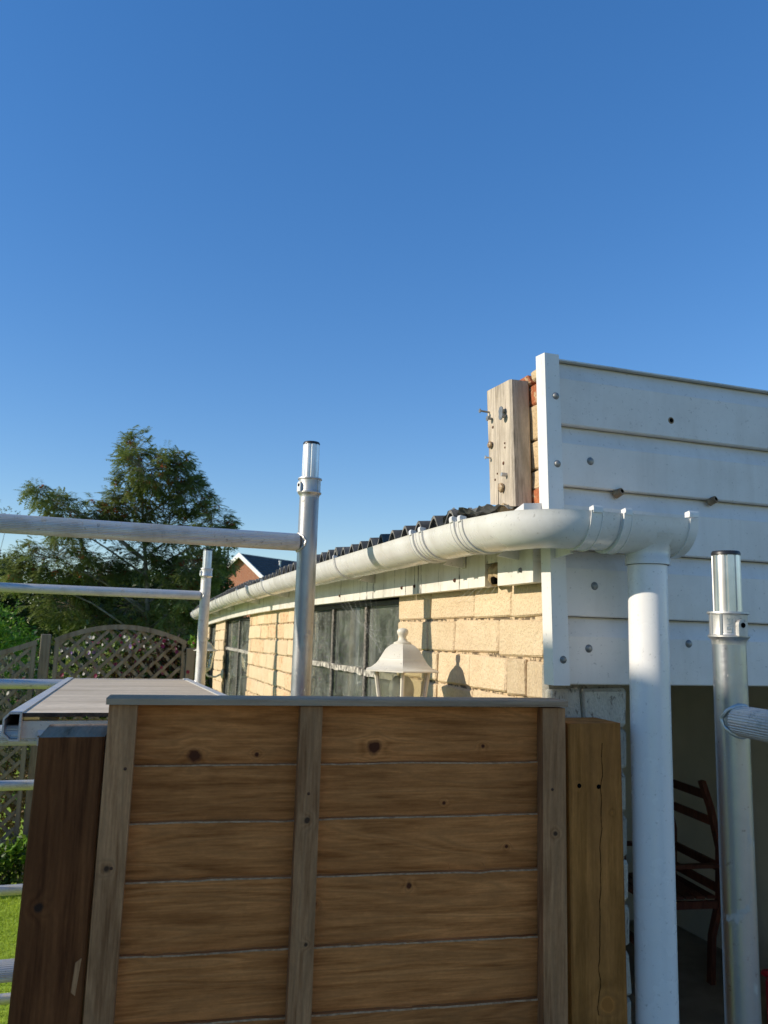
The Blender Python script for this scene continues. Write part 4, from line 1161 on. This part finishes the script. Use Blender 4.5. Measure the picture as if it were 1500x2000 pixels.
# trees and hedges behind
bush('dark_tree', 'dark leafy tree at the left edge behind the scaffold rails', 'tree', (-3.6, 17, 0), [(-3.6, 17, 2.8, 1.3, 1.0, .8), (-2.6, 17, 2.7, .8, .9, .65), (-4.6, 17, 2.8, 1.1, 1, .8), (-3.0, 17, 1.9, 1.5, 1.0, .8), (-1.8, 17.3, 2.2, .8, .8, .7)], 3400, 'leaf_dark', .11, .055, 5, None, True, -.1, 6, .012, .16)
bush('dark_tree', 'dark leafy tree partly in front of the red brick house', 'tree', (2.6, 19, 0), [(1.65, 19, 3.1, .6, .7, .7), (2.05, 19, 3.55, .35, .5, .33), (2.0, 19, 2.9, .45, .7, .55), (1.5, 19, 2.3, .8, .8, .8), (2.2, 19, 2.1, .7, .8, .7), (2.45, 19, 1.2, .8, .8, .9)], 2600, 'leaf_dark', .12, .055, 6, None, True, -.2, 6, .012, .16)
bush('conifer_hedge', 'bright green rounded conifer below the left scaffold rails', 'hedge', (-1.9, 10.5, 0), [(-1.75, 10.5, 1.55, .85, .7, .85), (-1.35, 10.6, 1.3, .45, .5, .7), (-2.4, 10.5, 1.4, .9, .7, .9), (-1.5, 10.5, .7, .8, .7, .7)], 3600, 'leaf_hedge', .07, .022, 7, None, True, .25, 6, .0, .07)
bush('dark_tree', 'dark broad tree far behind the rowan trunk', 'tree', (.3, 21, 0), [(-.8, 21, 2.0, 1.2, .8, 1.2), (.6, 21, 2.2, 1.2, .8, 1.2), (1.6, 21, 1.8, 1.0, .8, 1.1), (.2, 21, 1.2, 1.6, .8, 1.0)], 4200, 'leaf_dark', .2, .1, 26, None, True, -.1, 6, .012, .2)
bush('dark_hedge', 'dark green hedge under the rowan tree behind the flowers', 'hedge', (.2, 12.4, 0), [(x, 12.4, .95, .75, .5, .85) for x in (-1.4, -.6, .2, 1.0, 1.8)], 2600, 'leaf_dark', .10, .05, 8, None, True, .0, 6, .0, .12)
bush('silver_birch', 'pale feathery treetop rising above the highest scaffold rail at far left', 'tree', (-3.15, 20, 0), [(-3.25, 20, 4.3, .35, .3, .35), (-3.05, 20, 4.7, .22, .2, .4), (-3.1, 20, 5.05, .1, .1, .28), (-2.6, 20, 4.35, .3, .2, .25), (-3.6, 20, 4.0, .5, .4, .5)], 420, 'leaf_grey', .06, .03, 9, None, True, .2, 5, .006, .08)

# flowers: a bloom is five petals round a heart; every bloom is a piece of its shrub
def bloom_mesh(col):
    g = MB()
    for k in range(6):
        a = 2*math.pi*k/6; d = Vector((math.cos(a), -.35, math.sin(a))).normalized(); s_ = Vector((-math.sin(a), 0, math.cos(a)))
        g.add([(0, 0, 0), d*.016+s_*.011, d*.027, d*.016-s_*.011], [(0, 1, 2), (0, 2, 3)])
    return g.build('flower', M['petal_'+col], smooth=0)
BL = {c: bloom_mesh(c) for c in ('magenta', 'white', 'pink', 'violet', 'yellow')}
used_b = set()
def blooms(t, spots, rg):
    for (c, p, s_) in spots:
        o = BL[c]
        if c in used_b: o = o.copy(); C.objects.link(o)
        used_b.add(c)
        o.parent = t; o.location = Vector(p)-Vector(t.location); o.scale = (s_,)*3; o.rotation_euler = (rg.uniform(-.5, .6), rg.uniform(0, 3), rg.uniform(-.9, .5))
rg = random.Random(31)
s1 = bush('clematis', 'magenta flowered clematis with purple leaves over the trellis arch', 'climbing plant', (.4, 7.1, 0), [(.33, 7.05, 1.74, .22, .07, .16), (.5, 7.05, 1.72, .14, .08, .14), (.15, 7.1, 1.55, .25, .09, .2), (.45, 7.08, 1.5, .18, .08, .22)], 300, 'leaf_purple', .045, .028, 12, None, True, -.2, 5, .002, .03)
sp = []
for k in range(32):
    x = rg.gauss(.32, .17); z = 1.9-.16*abs(x-.2)-abs(rg.gauss(0, .1)) if k < 22 else rg.uniform(1.4, 1.75)
    sp.append(('magenta', (x, rg.uniform(6.96, 7.03), z), rg.uniform(.5, .8)))
blooms(s1, sp, rg)
s2 = bush('flowering_shrub', 'leafy shrub with white and pink blooms behind the lattice', 'shrub', (-.1, 7.35, 0), [(-.2, 7.3, 1.58, .3, .15, .26), (.15, 7.3, 1.6, .35, .15, .28), (-.4, 7.35, 1.4, .2, .2, .3), (-.1, 7.35, 1.25, .4, .2, .3), (.1, 7.35, .9, .6, .25, .5), (.4, 7.35, 1.2, .25, .2, .3)], 900, 'leaf_shrub', .05, .03, 13, None, True, .1, 5, .002, .05)
sp = []
for k in range(125):
    c = rg.choices(['white', 'pink', 'violet', 'magenta'], [5, 2.4, 1.2, 1])[0]
    sp.append((c, (rg.uniform(-.45, .5), rg.uniform(7.04, 7.14), rg.uniform(1.3, 1.86)), rg.uniform(.5, .85)))
blooms(s2, sp, rg)
s3 = bush('flowering_shrub', 'grey green shrub with a few pink blooms behind the dipped trellis', 'shrub', (-.9, 7.4, 0), [(-.85, 7.35, 1.42, .3, .2, .3), (-1.1, 7.4, 1.0, .4, .2, .4), (-.7, 7.35, 1.05, .2, .15, .25)], 520, 'leaf_grey', .05, .03, 14, None, True, .1, 5, .002, .05)
sp = [(rg.choice(['pink', 'pink', 'violet', 'white']), (rg.uniform(-.95, -.62), 7.14, rg.uniform(1.15, 1.55)), rg.uniform(.6, .95)) for _ in range(12)]
blooms(s3, sp, rg)
s4 = bush('yellow_shrub', 'yellow green leafy plant between the trellis arch and the garage', 'shrub', (.62, 7.2, 0), [(.64, 7.15, 1.5, .12, .1, .2), (.6, 7.15, 1.2, .16, .1, .3), (.48, 7.1, 1.42, .08, .06, .14), (.68, 7.2, 1.8, .07, .06, .06)], 300, 'leaf_hedge', .06, .04, 15, None, True, .1, 5, .002, .04)
bush('dry_hedge', 'pale dry brown hedge seen through the lower lattice', 'hedge', (-.9, 7.75, 0), [(-1.1, 7.75, .55, .6, .18, .5), (-.5, 7.75, .55, .5, .18, .5)], 900, 'leaf_dry', .05, .035, 16, None, True, .1, 5, .0, .05)
bush('low_bush', 'low dark green bush at the foot of the trellis', 'bush', (-.75, 6.72, 0), [(-.62, 6.72, .16, .3, .14, .2), (-1.0, 6.72, .16, .35, .14, .2), (-.4, 6.74, .2, .25, .12, .2)], 620, 'leaf_low', .05, .03, 17, None, True, .3, 5, .0, .04)
bush('leafy_seedling', 'bright sunlit young plant growing above the dark bush', 'plant', (-.53, 6.64, 0), [(-.53, 6.64, .3, .09, .05, .07), (-.68, 6.64, .28, .1, .05, .06)], 40, 'leaf_hedge', .06, .035, 18, None, True, .3, 4, .0, .03)
for k in BL:
    if k not in used_b: bpy.data.objects.remove(BL[k])

# ------------------------------------------------------------------ houses
def far_house():
    a = R(51); d = Vector((math.sin(a), math.cos(a), 0)); n_ = Vector((math.cos(a), -math.sin(a), 0))   # ridge direction, across
    apex = Vector((7.75, 55.2, 0)); Zr, Ze, hw, Ln = 7.15, 4.55, 3.6, 11
    t = thing('brick_house', 'distant red brick house with dark tiled roof and white bargeboard', 'house', apex)
    def P(s_, w_, z): return d*s_+n_*w_+Vector((0, 0, z))
    g = MB(); vs = [P(.2, -hw, 0), P(.2, hw, 0), P(.2, hw, Ze), P(.2, 0, Zr-.15), P(.2, -hw, Ze), P(Ln, -hw, 0), P(Ln, hw, 0), P(Ln, hw, Ze), P(Ln, 0, Zr-.15), P(Ln, -hw, Ze)]
    # the wall's own frame: turn so that the brick pattern lies on its face
    g.add(vs, [(0, 1, 2, 3, 4), (9, 8, 7, 6, 5), (1, 6, 7, 2), (5, 0, 4, 9)])
    ob = g.build('wall', M['house_brick'], t, smooth=0)
    inv = Matrix.Rotation(-(math.pi/2-0)+0, 4, 'Z')
    rotm = Matrix((n_, d, Vector((0, 0, 1)))).to_4x4()           # world -> local (x across, y along)
    ob.data.transform(rotm); ob.matrix_basis = rotm.inverted()
    for s_ in (-1, 1):
        g = MB(); lowz = Ze-.3; lw = hw+.4
        k0 = P(-.15, 0, Zr); k1 = P(Ln+.15, 0, Zr); e0 = P(-.15, s_*lw, lowz); e1 = P(Ln+.15, s_*lw, lowz); th = Vector((0, 0, .09))
        rows = 16; vs = []
        for i in range(rows):
            t0, t1 = i/rows, (i+1)/rows
            lift = Vector((0, 0, .04))
            a0, a1 = k0.lerp(e0, t0), k1.lerp(e1, t0); b0, b1 = k0.lerp(e0, t1)+lift, k1.lerp(e1, t1)+lift
            g.add([a0, a1, b1, b0, b0-lift-th, b1-lift-th, a0-th, a1-th], [(0, 1, 2, 3)[::s_], (3, 2, 5, 4)[::s_], (6, 4, 5, 7)[::s_], (0, 3, 4, 6)[::s_], (1, 7, 5, 2)[::s_]])
        g.build('roof', M['house_roof'], t, smooth=0)
        g = MB(); o = Vector((0, 0, .06)); q = P(-.25, 0, Zr), P(-.25, s_*lw, lowz); q2 = P(-.16, 0, Zr), P(-.16, s_*lw, lowz); dn = Vector((0, 0, -.27))
        vs = [q[0]+o, q[1]+o, q[1]+dn, q[0]+dn, q2[0]+o, q2[1]+o, q2[1]+dn, q2[0]+dn]
        g.add(vs, [(0, 1, 2, 3), (7, 6, 5, 4), (0, 4, 5, 1), (3, 2, 6, 7), (1, 5, 6, 2)]); g.build('bargeboard', M['house_white'], t, smooth=0)
    for s_ in (3.1, 5.2):
        g = MB(); b = P(s_, .9, Zr-.75); g.tube(b, b+Vector((0, 0, .45)), .06, .06, 8); g.tube(b+Vector((0, 0, .42)), b+Vector((0, 0, .5)), .1, .1, 8); g.build('vent_pipe', M['house_white'], t)
far_house()

def shade_house():
    """unseen flat-roofed house added on the left to shade the fence, pale for warm fill"""
    t = thing('added_shade_house', 'unseen flat roofed pale rendered house added at the left to shade the fence', 'house', (-6, -3, 0))
    x1, y1, top = -3.0, 1.60, 3.535  # unseen blocker: its corner and height set where the shade edge falls
    def w(g): g.v = [(a+6, b+3, c) for a, b, c in g.v]
    g = MB(); g.box(-9, -2.2, 0, x1, y1-.02, top-.16); w(g); wall = g.build('wall', M['cream_render'], t, smooth=0)
    g = MB(); g.box(-9.06, -2.26, top-.16, x1+.02, y1, top); w(g); g.build('roof', M['house_white'], t, smooth=0)
    for (ya, yb) in ((-1.6, -.6), (-.1, .9)):
        g = MB(); g.box(x1, ya, 1.0, x1+.03, yb, 2.2); w(g); fr = g.build('window', M['house_white'], t, smooth=0)
        g = MB(); g.box(x1+.03, ya+.06, 1.06, x1+.036, (ya+yb)/2-.03, 2.14); g.box(x1+.03, (ya+yb)/2+.03, 1.06, x1+.036, yb-.06, 2.14); w(g); g.build('pane', M['black'], fr, smooth=0)
shade_house()
